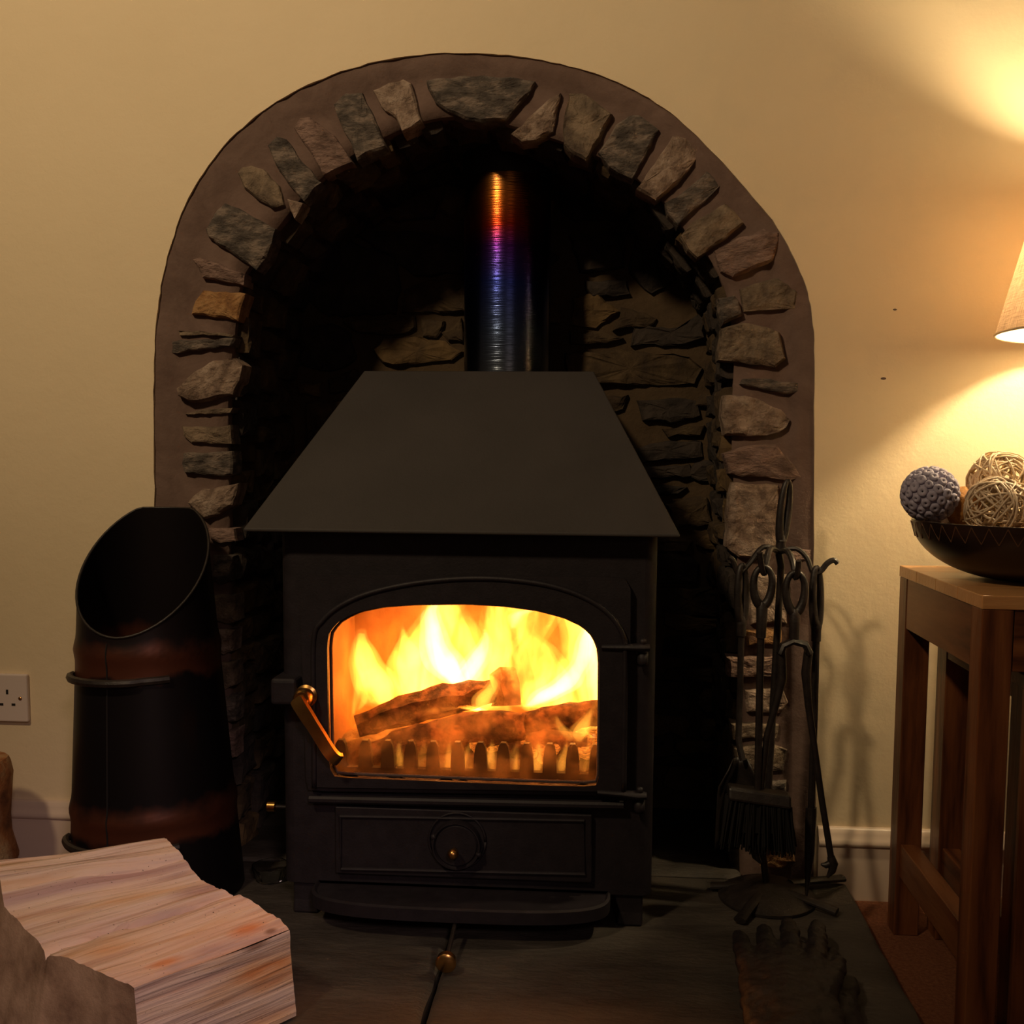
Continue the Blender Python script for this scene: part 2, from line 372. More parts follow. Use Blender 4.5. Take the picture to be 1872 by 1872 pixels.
face_stones = [
 ('s_slate', [(777,148),(800,143),(880,138),(940,142),(981,150),(970,167),(924,222),(880,226),(856,222),(820,207),(795,190)], .012),
 ('s_tan', [(681,166),(710,150),(737,143),(753,150),(764,190),(773,226),(737,246),(724,219),(704,203)], .008),
 ('s_slate', [(608,189),(632,170),(661,168),(685,215),(707,269),(651,294),(640,262),(618,219)], .006),
 ('s_pink', [(535,232),(548,216),(565,214),(611,246),(628,272),(644,297),(591,322),(575,292),(553,258)], .010),
 ('s_slate', [(489,265),(505,249),(522,252),(548,290),(588,335),(570,352),(556,370),(530,340),(508,312)], .008),
 ('s_olive', [(432,315),(440,305),(459,302),(479,308),(510,340),(520,375),(498,381),(470,365),(445,342)], .006),
 ('s_tan', [(522,362),(556,371),(537,400)], .004),
 ('s_slate', [(376,418),(409,368),(455,390),(505,418),(498,446),(488,474),(470,494),(425,465),(380,436)], .010),
 ('s_pink', [(351,474),(366,469),(405,483),(449,501),(447,522),(400,515),(369,507)], .010),
 ('s_gold', [(369,530),(410,532),(449,537),(443,562),(437,587),(390,580),(349,573),(356,550)], .007),
 ('s_olive', [(322,604),(375,606),(434,612),(430,616),(375,613),(325,612)], .004),
 ('s_slate', [(310,626),(330,621),(432,617),(429,633),(370,640),(313,645)], .007),
 ('s_tan', [(321,712),(355,680),(392,658),(430,656),(446,668),(440,695),(426,722),(380,733),(345,736),(325,726)], .014),
 ('s_olive', [(336,755),(370,748),(426,744),(422,754),(385,757),(350,758)], .003),
 ('s_olive', [(330,779),(380,779),(422,777),(423,795),(423,812),(385,812),(350,810),(334,797)], .007),
 ('s_slate', [(334,827),(380,827),(426,824),(427,846),(426,867),(404,872),(360,868),(336,865),(331,845)], .007),
 ('s_tan', [(343,921),(368,894),(400,890),(437,883),(433,905),(426,925),(395,944),(372,948)], .012),
 ('s_pink', [(380,966),(428,968),(430,990),(405,995),(382,988)], .006),
 ('s_slate', [(388,1014),(426,1017),(424,1062),(400,1070),(386,1060)], .006),
 ('s_olive', [(388,1088),(432,1088),(432,1135),(415,1142),(390,1136)], .008),
 ('s_tan', [(398,1150),(428,1152),(426,1190),(410,1200),(396,1190)], .010),
 ('s_olive', [(395,1212),(430,1210),(430,1255),(405,1262)], .006),
 ('s_slate', [(400,1275),(432,1272),(430,1320),(404,1322)], .006),
 ('s_pink', [(400,1340),(432,1335),(430,1385),(404,1388)], .006),
 ('s_tan', [(933,246),(959,222),(985,196),(1006,179),(1026,169),(1019,205),(1012,242),(979,257),(955,262)], .008),
 ('s_olive', [(1039,169),(1065,169),(1092,186),(1118,209),(1098,255),(1072,297),(1050,285),(1029,265),(1030,220)], .007),
 ('s_slate', [(1125,226),(1148,212),(1171,209),(1205,236),(1180,285),(1155,328),(1130,318),(1112,305),(1095,279)], .009),
 ('s_tan', [(1231,246),(1255,252),(1277,269),(1274,290),(1240,335),(1198,368),(1178,358),(1162,345),(1195,300)], .010),
 ('s_slate', [(1294,312),(1308,322),(1322,338),(1280,376),(1238,411),(1222,392),(1215,371),(1255,345)], .006),
 ('s_olive', [(1327,371),(1345,385),(1360,408),(1307,451),(1292,462),(1274,471),(1258,455),(1244,431),(1264,405)], .008),
 ('s_pink', [(1307,461),(1350,435),(1397,418),(1426,424),(1424,450),(1413,477),(1375,493),(1337,507),(1317,497)], .012),
 ('s_olive', [(1352,527),(1390,514),(1423,507),(1444,520),(1460,534),(1453,565),(1400,568),(1360,570)], .008),
 ('s_slate', [(1312,544),(1344,537),(1352,552),(1357,577),(1320,593),(1314,570)], .012),
 ('s_olive', [(1318,600),(1348,590),(1375,590),(1403,597),(1428,607),(1434,632),(1436,657),(1419,672),(1344,663),(1312,660)], .012),
 ('s_slate', [(1357,691),(1400,692),(1460,700),(1466,718),(1432,721),(1390,710),(1352,703)], .007),
 ('s_tan', [(1322,722),(1363,722),(1396,733),(1428,749),(1446,769),(1438,780),(1424,791),(1375,800),(1324,793),(1318,760)], .012),
 ('s_pink', [(1322,830),(1352,818),(1385,812),(1419,812),(1445,842),(1468,873),(1444,879),(1400,873),(1357,871),(1332,866)], .010),
 ('s_tan', [(1336,883),(1380,885),(1424,887),(1423,945),(1420,1002),(1400,1018),(1350,1022),(1328,1000),(1330,940)], .012),
 ('s_pink', [(1432,1005),(1460,1000),(1486,1004),(1486,1022),(1450,1030)], .005),
 ('s_tan', [(1376,1048),(1440,1050),(1442,1092),(1438,1140),(1372,1142),(1366,1095)], .008),
 ('s_gold', [(1362,1152),(1432,1150),(1430,1176),(1365,1180)], .007),
 ('s_pink', [(1330,1203),(1380,1198),(1428,1202),(1428,1234),(1380,1240),(1330,1238)], .008),
 ('s_tan', [(1360,1262),(1432,1258),(1440,1285),(1425,1305),(1362,1302)], .008),
 ('s_olive', [(1336,1325),(1380,1320),(1425,1326),(1420,1350),(1340,1352)], .005),
 ('s_olive', [(1340,1368),(1400,1358),(1440,1372),(1436,1410),(1345,1412)], .006),
 ('s_slate', [(1345,1430),(1440,1428),(1436,1470),(1350,1474)], .006),
 ('s_olive', [(1350,1490),(1440,1488),(1430,1530),(1350,1530)], .006),
 ('s_gold', [(1395,1545),(1450,1540),(1455,1575),(1430,1590),(1390,1585)], .006),
]
U0, V0, N0 = (1,0,0), (0,0,1), (0,-1,0)
for i, (m_, pp, bl) in enumerate(face_stones):
    stone(surround, [xz(x, y, .004) for x, y in pp], (0, .009, 0), U0, V0, N0, .035, bl*.75+.003, i+1, m_, res=.009, jit=.0016, rings=4)

# stones lining the sides and the vault of the niche
rs = random.Random(11)
for row, (ya, yb) in enumerate(((.030, .125), (.125, .225), (.225, .335))):
    s_ = rs.uniform(0, .03)
    while s_ < Larc-.02:
        wS = rs.uniform(.035, .085)
        i0 = s_/Larc*(NA-1); i1 = min((s_+wS)/Larc, 1)*(NA-1); im = (i0+i1)/2; ii = min(int(im), NA-2)
        a, b = Vector(inn[max(ii-1,0)]), Vector(inn[min(ii+2,NA-1)]); t = (b-a).normalized(); o = Vector(inn[ii]).lerp(Vector(inn[ii+1]), im-ii)
        nin = Vector((t.y, -t.x))     # inward
        if o.y > .03:
            h = wS/2-.004; y0, y1 = ya+rs.uniform(0,.012)+ (0 if row else -.004), yb-rs.uniform(.002,.012); ym = (y0+y1)/2; d = (y1-y0)/2
            J = lambda: rs.uniform(-.006,.006)
            pts = [(-h+J()*.6,-d), (0+J(),-d+J()*.5), (h+J()*.6,-d), (h+J()*.6,J()), (h+J()*.6,d+J()), (0,d+J()), (-h+J()*.6,d+J()), (-h+J()*.6,J())]
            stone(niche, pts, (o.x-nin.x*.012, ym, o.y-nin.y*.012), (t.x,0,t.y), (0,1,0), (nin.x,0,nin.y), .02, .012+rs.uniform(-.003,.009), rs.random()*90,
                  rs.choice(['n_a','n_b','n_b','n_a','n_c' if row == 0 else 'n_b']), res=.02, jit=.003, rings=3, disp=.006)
        s_ += wS+.003
# traced stones of the back wall
YB = NZ-.004
back = [('n_c',[(682,640),(700,620),(760,615),(815,625),(848,645),(830,658),(760,668),(700,665)]), ('n_a',[(625,590),(680,583),(760,578),(765,600),(740,612),(680,612),(650,605)]),
 ('n_a',[(768,582),(815,586),(800,620),(772,618)]), ('n_a',[(806,612),(846,584),(850,625),(820,624)]), ('n_a',[(735,572),(740,532),(780,512),(860,508),(860,572)]),
 ('n_b',[(550,602),(610,588),(640,610),(650,650),(640,670),(600,680),(545,668)]), ('n_a',[(600,692),(650,675),(664,690),(640,716),(604,722)]),
 ('n_b',[(560,445),(640,440),(725,470),(732,530),(725,575),(600,578),(555,540)]), ('n_b',[(650,430),(740,420),(850,440),(850,500),(760,505),(700,460)]),
 ('n_c',[(1048,545),(1090,530),(1132,570),(1090,602),(1045,596)]), ('n_a',[(1138,562),(1180,572),(1200,585),(1185,602),(1120,604)]),
 ('n_a',[(1030,648),(1130,640),(1260,650),(1284,675),(1272,702),(1160,706),(1060,700),(1035,690)]), ('n_b',[(1070,515),(1145,512),(1152,540),(1078,546)]),
 ('n_b',[(1165,730),(1270,730),(1282,760),(1230,775),(1172,770)]), ('n_a',[(1090,722),(1150,725),(1140,750),(1100,754)]), ('n_a',[(1210,785),(1288,775),(1284,796),(1220,800)]),
 ('n_b',[(1150,822),(1215,806),(1284,808),(1284,836),(1170,846)]), ('n_b',[(1165,852),(1262,850),(1268,870),(1180,876)]), ('n_b',[(1180,886),(1256,890),(1244,903),(1195,906)]),
 ('n_a',[(1215,920),(1292,906),(1302,960),(1235,965)]), ('n_b',[(1160,595),(1240,600),(1285,570),(1290,620),(1240,635),(1150,630)]), ('n_b',[(1160,420),(1240,440),(1250,500),(1190,540),(1150,500)]),
 ('n_a',[(1040,606),(1110,608),(1140,618),(1110,632),(1040,632)]), ('n_b',[(1040,430),(1140,425),(1140,490),(1060,500)]), ('n_a',[(560,735),(640,730),(620,800),(560,830)]), ('n_c',[(545,700),(590,700),(585,725),(545,722)])]
occ = []
for i, (m_, pp) in enumerate(back):
    q = [xz(x, y, YB) for x, y in pp]; occ.append((min(p[0] for p in q), max(p[0] for p in q), min(p[1] for p in q), max(p[1] for p in q)))
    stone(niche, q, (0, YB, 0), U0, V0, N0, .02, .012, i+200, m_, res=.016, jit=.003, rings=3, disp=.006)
z = .06
while z < 1.34:
    h = rs.uniform(.030, .066); x = bx0+.04+rs.uniform(0,.05)
    while x < bx1-.04:
        wS = rs.uniform(.06,.19); a0, a1, b0, b1 = x, min(x+wS, bx1-.02), z+rs.uniform(-.006,.006), z+h-.007+rs.uniform(-.006,.006)
        if not any(min(a1,o[1])-max(a0,o[0]) > .01 and min(b1,o[3])-max(b0,o[2]) > .008 for o in occ):
            J = lambda s=.007: rs.uniform(-s,s); w_ = a1-a0; hh = b1-b0
            pts = [(a0+J(.01),b0+hh*.3),(a0+w_*.2,b0+J()),(a0+w_*.6,b0+J()),(a1-.012+J(),b0+J()),(a1+J(.006),b0+hh*.6),(a1-w_*.2,b1+J()),(a0+w_*.5,b1+J()),(a0+.012,b1+J())]
            stone(niche, pts, (0, YB, 0), U0, V0, N0, .02, .011+rs.uniform(-.003,.008), rs.random()*90, rs.choice(['n_a','n_b','n_a','n_c','n_b']), res=.022, jit=.003, rings=3, disp=.006)
        x += wS+.008
    z += h

# skirting boards
def skirting(name, x0, x1):
    pr = [(0,0),(-.016,0),(-.016,.088),(-.0155,.091),(-.019,.094),(-.020,.099),(-.016,.104),(-.011,.112),(-.009,.119),(-.004,.122),(0,.122)]
    k = MB(); k.loft([[(x, y_-.0002, z_) for y_, z_ in pr] for x in (x0, x1)])
    return struct(k.build(name, M['skirt'], smooth='auto', angle=50))
skirting('baseboard_left', XL, outer[0][0]-.003); skirting('baseboard_right', outer[-1][0]+.003, XR)

for cx_, cy_, r_ in ((1636,566,.0022),(1615,692,.003)):
    p = PY(cx_, cy_, 0); MB().blob((p.x, 0, p.z), r_, 5, (1.5,.15,.7)).build('plaster_chip', M['mortar'], wall, smooth=True)
# hearth of slate slabs
HX0, HX1, HY0, HZ = -.84, .40, -.78, .035
hearth = thing('hearth', 'dark slate slab hearth under the stove', 'hearth', (-.2, -.3, 0))
J1, J2 = PZ(835,1680,HZ), PZ(770,1872,HZ); sx = (J2.x-J1.x)/(J2.y-J1.y); jx = lambda y: J1.x+(y-J1.y)*sx
def slab(poly, sd):
    k = MB(); n_ = len(poly); c = Vector((sum(p[0] for p in poly)/n_, sum(p[1] for p in poly)/n_))
    P = []
    for i in range(n_):
        a, b = Vector(poly[i]), Vector(poly[(i+1)%n_]); q = max(1, int((b-a).length/.02))
        for j in range(q):
            p = a.lerp(b, j/q); P.append(p + Vector((N3((p.x,p.y,0),25,sd), N3((p.x,p.y,5),25,sd)))*.003)
    zt = lambda x, y: HZ-.001+.0016*N3((x,y,0),7,sd)
    rings = [[(p.x,p.y,.001) for p in P], [(p.x,p.y,HZ-.006) for p in P]]
    for s_ in (.008, .05, .12, .22): rings.append([((p-(p-c).normalized()*min(s_,(p-c).length*.9)).x, (p-(p-c).normalized()*min(s_,(p-c).length*.9)).y, zt(p.x, p.y)-(0.0 if s_ > .01 else .0005)) for p in P])
    k.loft(rings); return k.build('stone_slab', M['slab'], hearth, smooth='auto', angle=40)
g = .003
slab([(HX0,HY0),(jx(HY0)-g,HY0),(jx(-.02)-g,-.02),(HX0,-.02)], 1)
slab([(jx(HY0)+g,HY0),(HX1,HY0),(HX1,-.02),(jx(-.02)+g,-.02)], 2)
lx, rx = inn[0][0]-.01, inn[-1][0]+.01
slab([(lx,-.014),(jx(0)-g,-.014),(jx(0)-g,NZ-.02),(lx,NZ-.02)], 3)
slab([(jx(0)+g,-.014),(rx,-.014),(rx,NZ-.02),(jx(0)+g,NZ-.02)], 4)

# socket plate
sp = PY(55,1275,0); s0 = sp.x-.146; zc = sp.z
sk = thing('wall_socket', 'white double wall socket above the skirting on the left wall', 'socket', (s0+.073, 0, zc))
k = MB().box(s0, sp.x, -.009, 0, zc-.043, zc+.043).build('plate', M['socket'], sk, bevel=.003, seg=3)
for ox in (-.0365, .0365):
    c = s0+.073+ox
    for a, b, w_, h in ((0,.011,.0042,.0085),(-.011,-.0115,.0068,.0042),(.011,-.0115,.0068,.0042)):
        MB().box(c+a-w_/2, c+a+w_/2, -.0094, -.0085, zc+b-h/2, zc+b+h/2).build('slot', M['black'], sk)
for c in (s0+.0128, sp.x-.0128):
    MB().lathe([(.0001,-.0105),(.003,-.0102),(.0033,-.009)], (c,0,zc), 14, 'Y').build('screw', M['brass'], sk, smooth=True)

# ------------------------------------------------------------ the stove
SY = -.22                                       # front face of the body
st = thing('wood_stove', 'black cast iron wood burning stove with sloping canopy in the arch', 'stove', (-.21, -.05, HZ))
fx0, zt_ = xz(510, 975, SY); fx1, _ = xz(1203, 985, SY)
fz0 = xz(850, 1625, SY)[1]; fz1 = xz(850, 968, SY)[1]+.01
def polar(poly, c, n=120):
    out = []
    for k in range(n):
        a = 2*math.pi*k/n; d = Vector((math.cos(a), math.sin(a))); best = None
        for i in range(len(poly)):
            p, q = Vector(poly[i])-Vector(c), Vector(poly[(i+1)%len(poly)])-Vector(c); e = q-p; den = d.x*e.y-d.y*e.x
            if abs(den) < 1e-12: continue
            t = (p.x*e.y-p.y*e.x)/den; u = (p.x*d.y-p.y*d.x)/den
            if t > 0 and -1e-6 <= u <= 1+1e-6: best = t if best is None else max(best, t)
        out.append((c[0]+d.x*best, c[1]+d.y*best))
    return out
glass_px = [(608,1418),(602,1400),(600,1300),(598,1180),(602,1155),(622,1134),(655,1118),(700,1109),(760,1105),(850,1104),(920,1108),(980,1116),(1030,1129),(1066,1146),(1086,1166),(1095,1190),(1097,1215),(1096,1330),(1094,1432),(1086,1438),(980,1435),(850,1430),(700,1424),(620,1421)]
DC = xz(848,1290,SY-.02)
def P2(lst, Y): return [xz(x, y, Y) for x, y in lst]
glass = polar(P2(glass_px, SY-.02), DC)
def off(poly, d):
    out = []
    for i in range(len(poly)):
        a, b = Vector(poly[i-1]), Vector(poly[(i+1)%len(poly)]); t = (b-a).normalized(); out.append((poly[i][0]+t.y*d, poly[i][1]-t.x*d))
    return out
# body shell: sides, back, top, bottom (rounded front verticals)
def rrect(x0, x1, y0, y1, r, n=6):
    P = []
    for cx_, cy_, a0 in ((x1-r,y0+r,-90),(x1-r,y1-r,0),(x0+r,y1-r,90),(x0+r,y0+r,180)):
        for i in range(n+1): a = math.radians(a0+90*i/n); P.append((cx_+r*math.cos(a), cy_+r*math.sin(a)))
    return P
by1 = .25
R = rrect(fx0, fx1, SY, by1, .018)
k = MB(); k.loft([[(x,y,fz0) for x,y in R], [(x,y,fz1) for x,y in R]], caps=True)
# cut the front: rebuild as shell by dropping front quad and adding ring plate
front_i = [i for i, f in enumerate(k.f) if len(f) == 4 and all(abs(k.v[v][1]-SY) < 1e-6 for v in f)]
k.f = [f for i, f in enumerate(k.f) if i not in front_i]
hole = off(glass, .012)
fr_out = polar([(fx0+.018,fz0),(fx1-.018,fz0),(fx1-.018,fz1),(fx0+.018,fz1)], DC)
# exact corners
k.loft([[(x,SY,z_) for x,z_ in fr_out], [(x,SY,z_) for x,z_ in hole], [(x,SY+.02,z_) for x,z_ in hole]], caps=False)
for X_, Z_ in ((fx0+.018,fz0),(fx1-.018,fz0),(fx1-.018,fz1),(fx0+.018,fz1)):
    nb = sorted(range(120), key=lambda i: math.dist(fr_out[i], (X_,Z_)))
    ia = nb[0]; cand = [(ia+1)%120, (ia-1)%120]
    for ib in cand:
        a, b = fr_out[ia], fr_out[ib]
        if abs(a[0]-b[0]) > 1e-6 and abs(a[1]-b[1]) > 1e-6: k.add([(a[0],SY,a[1]),(X_,SY,Z_),(b[0],SY,b[1])], [(0,1,2)])
k.build('body', M['iron'], st, smooth='auto', angle=30)
# firebox lining
IX0, IX1, IZ0, IZ1, IY1 = -.447, .030, .225, .60, .03
lin = MB()
for xa_ in (IX0-.02, IX1): MB().box(xa_, xa_+.02, SY+.015, IY1, IZ0, IZ1).build('side_brick', M['brick'], st)
MB().box(IX0, IX1, IY1, IY1+.02, IZ0, IZ1).build('back_brick', M['brick'], st)
MB().box(IX0, IX1, SY+.015, IY1, IZ1-.012, IZ1).build('baffle_plate', M['char'], st)
gv = MB(); gxn, gyn = 40, 20; vs = []; fs = []
for a in range(gxn+1):
    for b_ in range(gyn+1):
        x = IX0+(IX1-IX0)*a/gxn; y = SY+.016+(IY1-SY-.016)*b_/gyn
        vs.append((x, y, .246+.008*N3((x,y,0),30,1)+.006*N3((x,y,0),80,1)+(.022 if b_>5 else 0)))
for a in range(gxn):
    for b_ in range(gyn): i = a*(gyn+1)+b_; fs.append((i,i+1,i+gyn+2,i+gyn+1))
ash = gv.add(vs, fs).build('ash_bed', M['ember_floor'], st, smooth=True)
# feet
for (x, y) in ((fx0+.014, SY+.005), (fx1-.058, SY+.005), (fx0+.014, by1-.05), (fx1-.058, by1-.05)):
    o_ = 1 if x > -.2 else -1
    q = MB(); xa, xb = x, x+.045
    q.loft([[(xa-(.0 if o_>0 else .0),y,fz0+.004),(xb,y,fz0+.004),(xb,y+.045,fz0+.004),(xa,y+.045,fz0+.004)], [(xa+(.010 if o_>0 else 0),y,HZ+.02),(xb-(.010 if o_<0 else 0),y,HZ+.02),(xb-(.010 if o_<0 else 0),y+.045,HZ+.02),(xa+(.010 if o_>0 else 0),y+.045,HZ+.02)],
            [(xa+(.006 if o_>0 else 0),y-.003,HZ),(xb-(.006 if o_<0 else 0),y-.003,HZ),(xb-(.006 if o_<0 else 0),y+.045,HZ),(xa+(.006 if o_>0 else 0),y+.045,HZ)]])
    q.build('foot', M['iron'], st, bevel=.003)
# canopy
b0 = PY(445,966,SY-.035); b1 = PY(1243,978,SY-.035); t0 = PY(666,676,-.02); t1 = PY(1085,681,-.02)
zb = (b0.z+b1.z)/2; zt = (t0.z+t1.z)/2
k = MB(); k.loft([[(b0.x,SY-.035,zb-.004),(b1.x,SY-.035,zb-.004),(b1.x,by1,zb-.004),(b0.x,by1,zb-.004)],
                  [(b0.x,SY-.035,zb),(b1.x,SY-.035,zb),(b1.x,by1,zb),(b0.x,by1,zb)],
                  [(t0.x,-.02,zt),(t1.x,-.02,zt),(t1.x,by1+.045,zt),(t0.x,by1+.045,zt)]])
tag(k.build('canopy', M['canopy'], st, bevel=.0015), 'sloping charcoal canopy')
# door: base plate, raised arch plate, rims
DY = SY-.014
def ring_plate(outp, inp, Y0, Y1, name, parent, m=M['iron'], bevel=.0015):
    k = MB(); k.loft([[(x,Y1,z_) for x,z_ in outp],[(x,Y0,z_) for x,z_ in outp],[(x,Y0,z_) for x,z_ in inp],[(x,Y1,z_) for x,z_ in inp],[(x,Y1,z_) for x,z_ in outp]], caps=False)
    return k.build(name, m, parent, smooth='auto', angle=25)
def rr_px(x0,y0,x1,y1,r):
    return [(a,b) for a,b in rrect(x0,x1,y0,y1,r)]
door_out = [(547,1050+10),(557,1050),(1140,1056),(1153,1068),(1151,1440),(1146,1456),(1090,1454),(565,1446),(560,1436)]
door_out = polar(P2(door_out, DY), DC)
door = ring_plate(door_out, off(glass,.004), DY, SY-.002, 'door', st)
arch_px = [(575,1440),(574,1300),(574,1170),(590,1135),(625,1106),(680,1083),(760,1066),(850,1058),(930,1060),(1010,1072),(1075,1096),(1118,1128),(1140,1165),(1143,1200),(1142,1300),(1140,1448)]
arch = polar(P2(arch_px, DY-.008), DC)
ring_plate(arch, glass, DY-.007, DY, 'raised_frame', door)
def rim(px_, Y, r, name, parent, closed=False, m=M['iron'], flat=1):
    pts = [(x,Y,z_) for x,z_ in smooth_poly(P2(px_, Y), 5)]
    return MB().tube(pts, r, 8).build(name, m, parent, smooth=True)
rim(arch_px, DY-.006, .0042, 'moulding', door)
in2 = [(590,1436),(589,1300),(590,1180),(604,1146),(640,1114),(700,1093),(770,1080),(850,1074),(925,1077),(1000,1089),(1062,1111),(1104,1142),(1124,1180),(1126,1300),(1124,1444)]
# sealing rope inside the opening
rp = [(x, SY-.004, z_) for x, z_ in off(glass, -.001)]
MB().tube(rp+[rp[0]], .0026, 6, caps=False).build('door_seal', M['rope'], door, smooth=True)
# glass pane: clear glass with soot dust on it
gm = bpy.data.materials.new('stove_glass'); gm.use_nodes = True; nt = gm.node_tree; nt.nodes.clear(); L = nt.links
out = nt.nodes.new('ShaderNodeOutputMaterial'); tr = nt.nodes.new('ShaderNodeBsdfTransparent'); gl = nt.nodes.new('ShaderNodeBsdfGlossy'); df = nt.nodes.new('ShaderNodeBsdfTranslucent')
tr.inputs[0].default_value = (1,.93,.85,1); gl.inputs['Roughness'].default_value = .05; df.inputs[0].default_value = (.8,.55,.35,1)
m1 = nt.nodes.new('ShaderNodeMixShader'); m2 = nt.nodes.new('ShaderNodeMixShader'); m1.inputs[0].default_value = .03
L.new(tr.outputs[0], m1.inputs[1]); L.new(gl.outputs[0], m1.inputs[2])
tc = nt.nodes.new('ShaderNodeTexCoord'); nz = nt.nodes.new('ShaderNodeTexNoise'); nz.inputs['Scale'].default_value = 22; nz.inputs['Detail'].default_value = 8; L.new(tc.outputs['Object'], nz.inputs[0])
mr = nt.nodes.new('ShaderNodeMapRange'); mr.inputs[1].default_value = .42; mr.inputs[2].default_value = .75; mr.inputs[3].default_value = .0; mr.inputs[4].default_value = .12; L.new(nz.outputs[0], mr.inputs[0])
sz = nt.nodes.new('ShaderNodeSeparateXYZ'); L.new(tc.outputs['Object'], sz.inputs[0]); mz = nt.nodes.new('ShaderNodeMapRange'); mz.inputs[1].default_value = .255; mz.inputs[2].default_value = .36; mz.inputs[3].default_value = .06; mz.inputs[4].default_value = 0; L.new(sz.outputs[2], mz.inputs[0])
mzn = nt.nodes.new('ShaderNodeMath'); mzn.operation = 'MULTIPLY'; L.new(mz.outputs[0], mzn.inputs[0]); L.new(nz.outputs[0], mzn.inputs[1]); mad = nt.nodes.new('ShaderNodeMath'); mad.operation = 'ADD'; L.new(mzn.outputs[0], mad.inputs[0]); L.new(mr.outputs[0], mad.inputs[1])
L.new(mad.outputs[0], m2.inputs[0]); L.new(m1.outputs[0], m2.inputs[1]); L.new(df.outputs[0], m2.inputs[2]); L.new(m2.outputs[0], out.inputs[0])
gp = off(glass, .003); k = MB(); k.loft([[(x,SY+.001,z_) for x,z_ in gp],[(x,SY+.0035,z_) for x,z_ in gp]]); k.build('glass_pane', gm, door)
# hinges
for (xa, ya, xb, yb) in ((1100,1183,1188,1184),(1092,1448,1182,1455)):
    a = PY(xa,ya,DY-.006); b = PY(xb,yb,DY-.006)
    hg = MB().tube([a, a.lerp(b,.5), b-Vector((.012,0,0)), b], [.0055,.0065,.009,.007], 12, flat=.75).build('hinge', M['iron'], door, smooth='auto')
    MB().lathe([(.0001,.013),(.0045,.012),(.005,.009),(.005,.002)], (b.x-.010, DY-.006, b.z), 14).build('hinge_pin', M['iron'], hg, smooth=True)
    MB().lathe([(.0001,-.028),(.007,-.027),(.008,-.022),(.008,-.008)], (b.x-.010, DY+.000, b.z), 18).build('hinge_knuckle', M['iron'], hg, smooth=True)
# latch box and brass handle
lb = PY(497,1238,SY-.02); lb2 = PY(545,1288,SY-.02)
MB().box(lb.x, lb2.x, SY-.030, SY+.03, lb2.z, lb.z).build('latch_box', M['iron'], st, bevel=.006, seg=3)
hc = PY(560,1272,DY-.008)
hd = MB().lathe([(.0001,DY-.033),(.011,DY-.033),(.014,DY-.029),(.015,DY-.02),(.013,DY-.016),(.013,DY-.012),(.017,DY-.010),(.017,DY-.006)], (hc.x,0,hc.z), 28, 'Y').build('handle', M['brass'], door, smooth='auto')
hpx = [(541,1277,-.034),(548,1290,-.037),(562,1312,-.040),(580,1340,-.042),(596,1366,-.042),(606,1380,-.040),(614,1387,-.036),(621,1389,-.030)]
ps = [PY(x, y, DY+dy_) for x, y, dy_ in smooth_poly(hpx, 4)]
ws = [.0105,.0115,.012,.0122,.0122,.012,.012,.012,.0118,.0115]+[.011]*30
k = MB(); rr = []
for i, p in enumerate(ps):
    t = (ps[min(i+1,len(ps)-1)]-ps[max(i-1,0)]).normalized(); sd = t.cross(Vector((0,-1,0))).normalized(); nr = sd.cross(t)
    w_ = ws[i] if i > 0 else .006; w_ = w_*(.55 if i == len(ps)-1 else 1)
    rr.append([p+sd*w_-nr*.002, p+sd*w_*.8+nr*.003, p-sd*w_*.8+nr*.003, p-sd*w_-nr*.002, p-sd*w_*.8-nr*.004, p+sd*w_*.8-nr*.004])
MBh = MB().loft([[tuple(q) for q in r_] for r_ in rr]); tag(MBh.build('lever', M['brass'], hd, smooth='auto', angle=50), 'curved brass lever')
# lower frame, ash drawer cover, air wheel
a0, a1 = P2([(560,1452),(1140,1462)], DY)
MB().tube([(xz(565,1462,DY)[0],DY+.004,xz(565,1462,DY)[1]), (xz(1140,1474,DY)[0],DY+.004,xz(1140,1474,DY)[1]-.000)], .007, 10).build('lower_moulding', M['iron'], st, smooth='auto')
def plate_px(x0,y0,x1,y1,Y0,Y1,name,parent,m=M['iron'],bevel=.002):
    a = PY((x0+x1)/2,(y0+y1)/2,Y0); s_ = (Y0-CAM.y)/F_PX; w_ = (x1-x0)*s_/2; h = (y1-y0)*s_/2
    return MB().box(a.x-w_,a.x+w_,Y0,Y1,a.z-h,a.z+h).build(name, m, parent, bevel=bevel)
dr = plate_px(600,1478,1090,1610,SY-.010,SY,'ash_door',st)
dpx = [(622,1492),(1068,1500),(1070,1598),(624,1588),(622,1492)]
ap = P2(dpx, SY-.010)
MB().tube([(x,SY-.0105,z_) for x,z_ in ap], .003, 8).build('moulding', M['iron'], dr, smooth='auto')
wc = PY(834,1546,SY-.02)
wh = MB().lathe([(.0001,SY-.022),(.030,SY-.022),(.032,SY-.020),(.034,SY-.024),(.036,SY-.024),(.037,SY-.018),(.037,SY-.010)], (wc.x,0,wc.z), 40, 'Y').build('air_wheel', M['iron'], dr, smooth='auto')
for an in (-20,160):
    MB().blob((wc.x+.036*math.cos(math.radians(an)), SY-.02, wc.z+.036*math.sin(math.radians(an))), .005, 6).build('lug', M['iron'], wh, smooth=True)
MB().lathe([(.0001,SY-.046),(.004,SY-.0455),(.0075,SY-.042),(.0085,SY-.037),(.0065,SY-.031),(.004,SY-.028),(.004,SY-.022)], (wc.x-.002,0,wc.z-.006), 22, 'Y').build('air_knob', M['brass'], wh, smooth=True)
rc = MB().tube([(wc.x+.043*math.cos(math.radians(t)), SY-.011, wc.z+.004+.043*math.sin(math.radians(t))) for t in range(0,361,12)], .0022, 6)
rc.build('ring_moulding', M['iron'], dr, smooth=True)
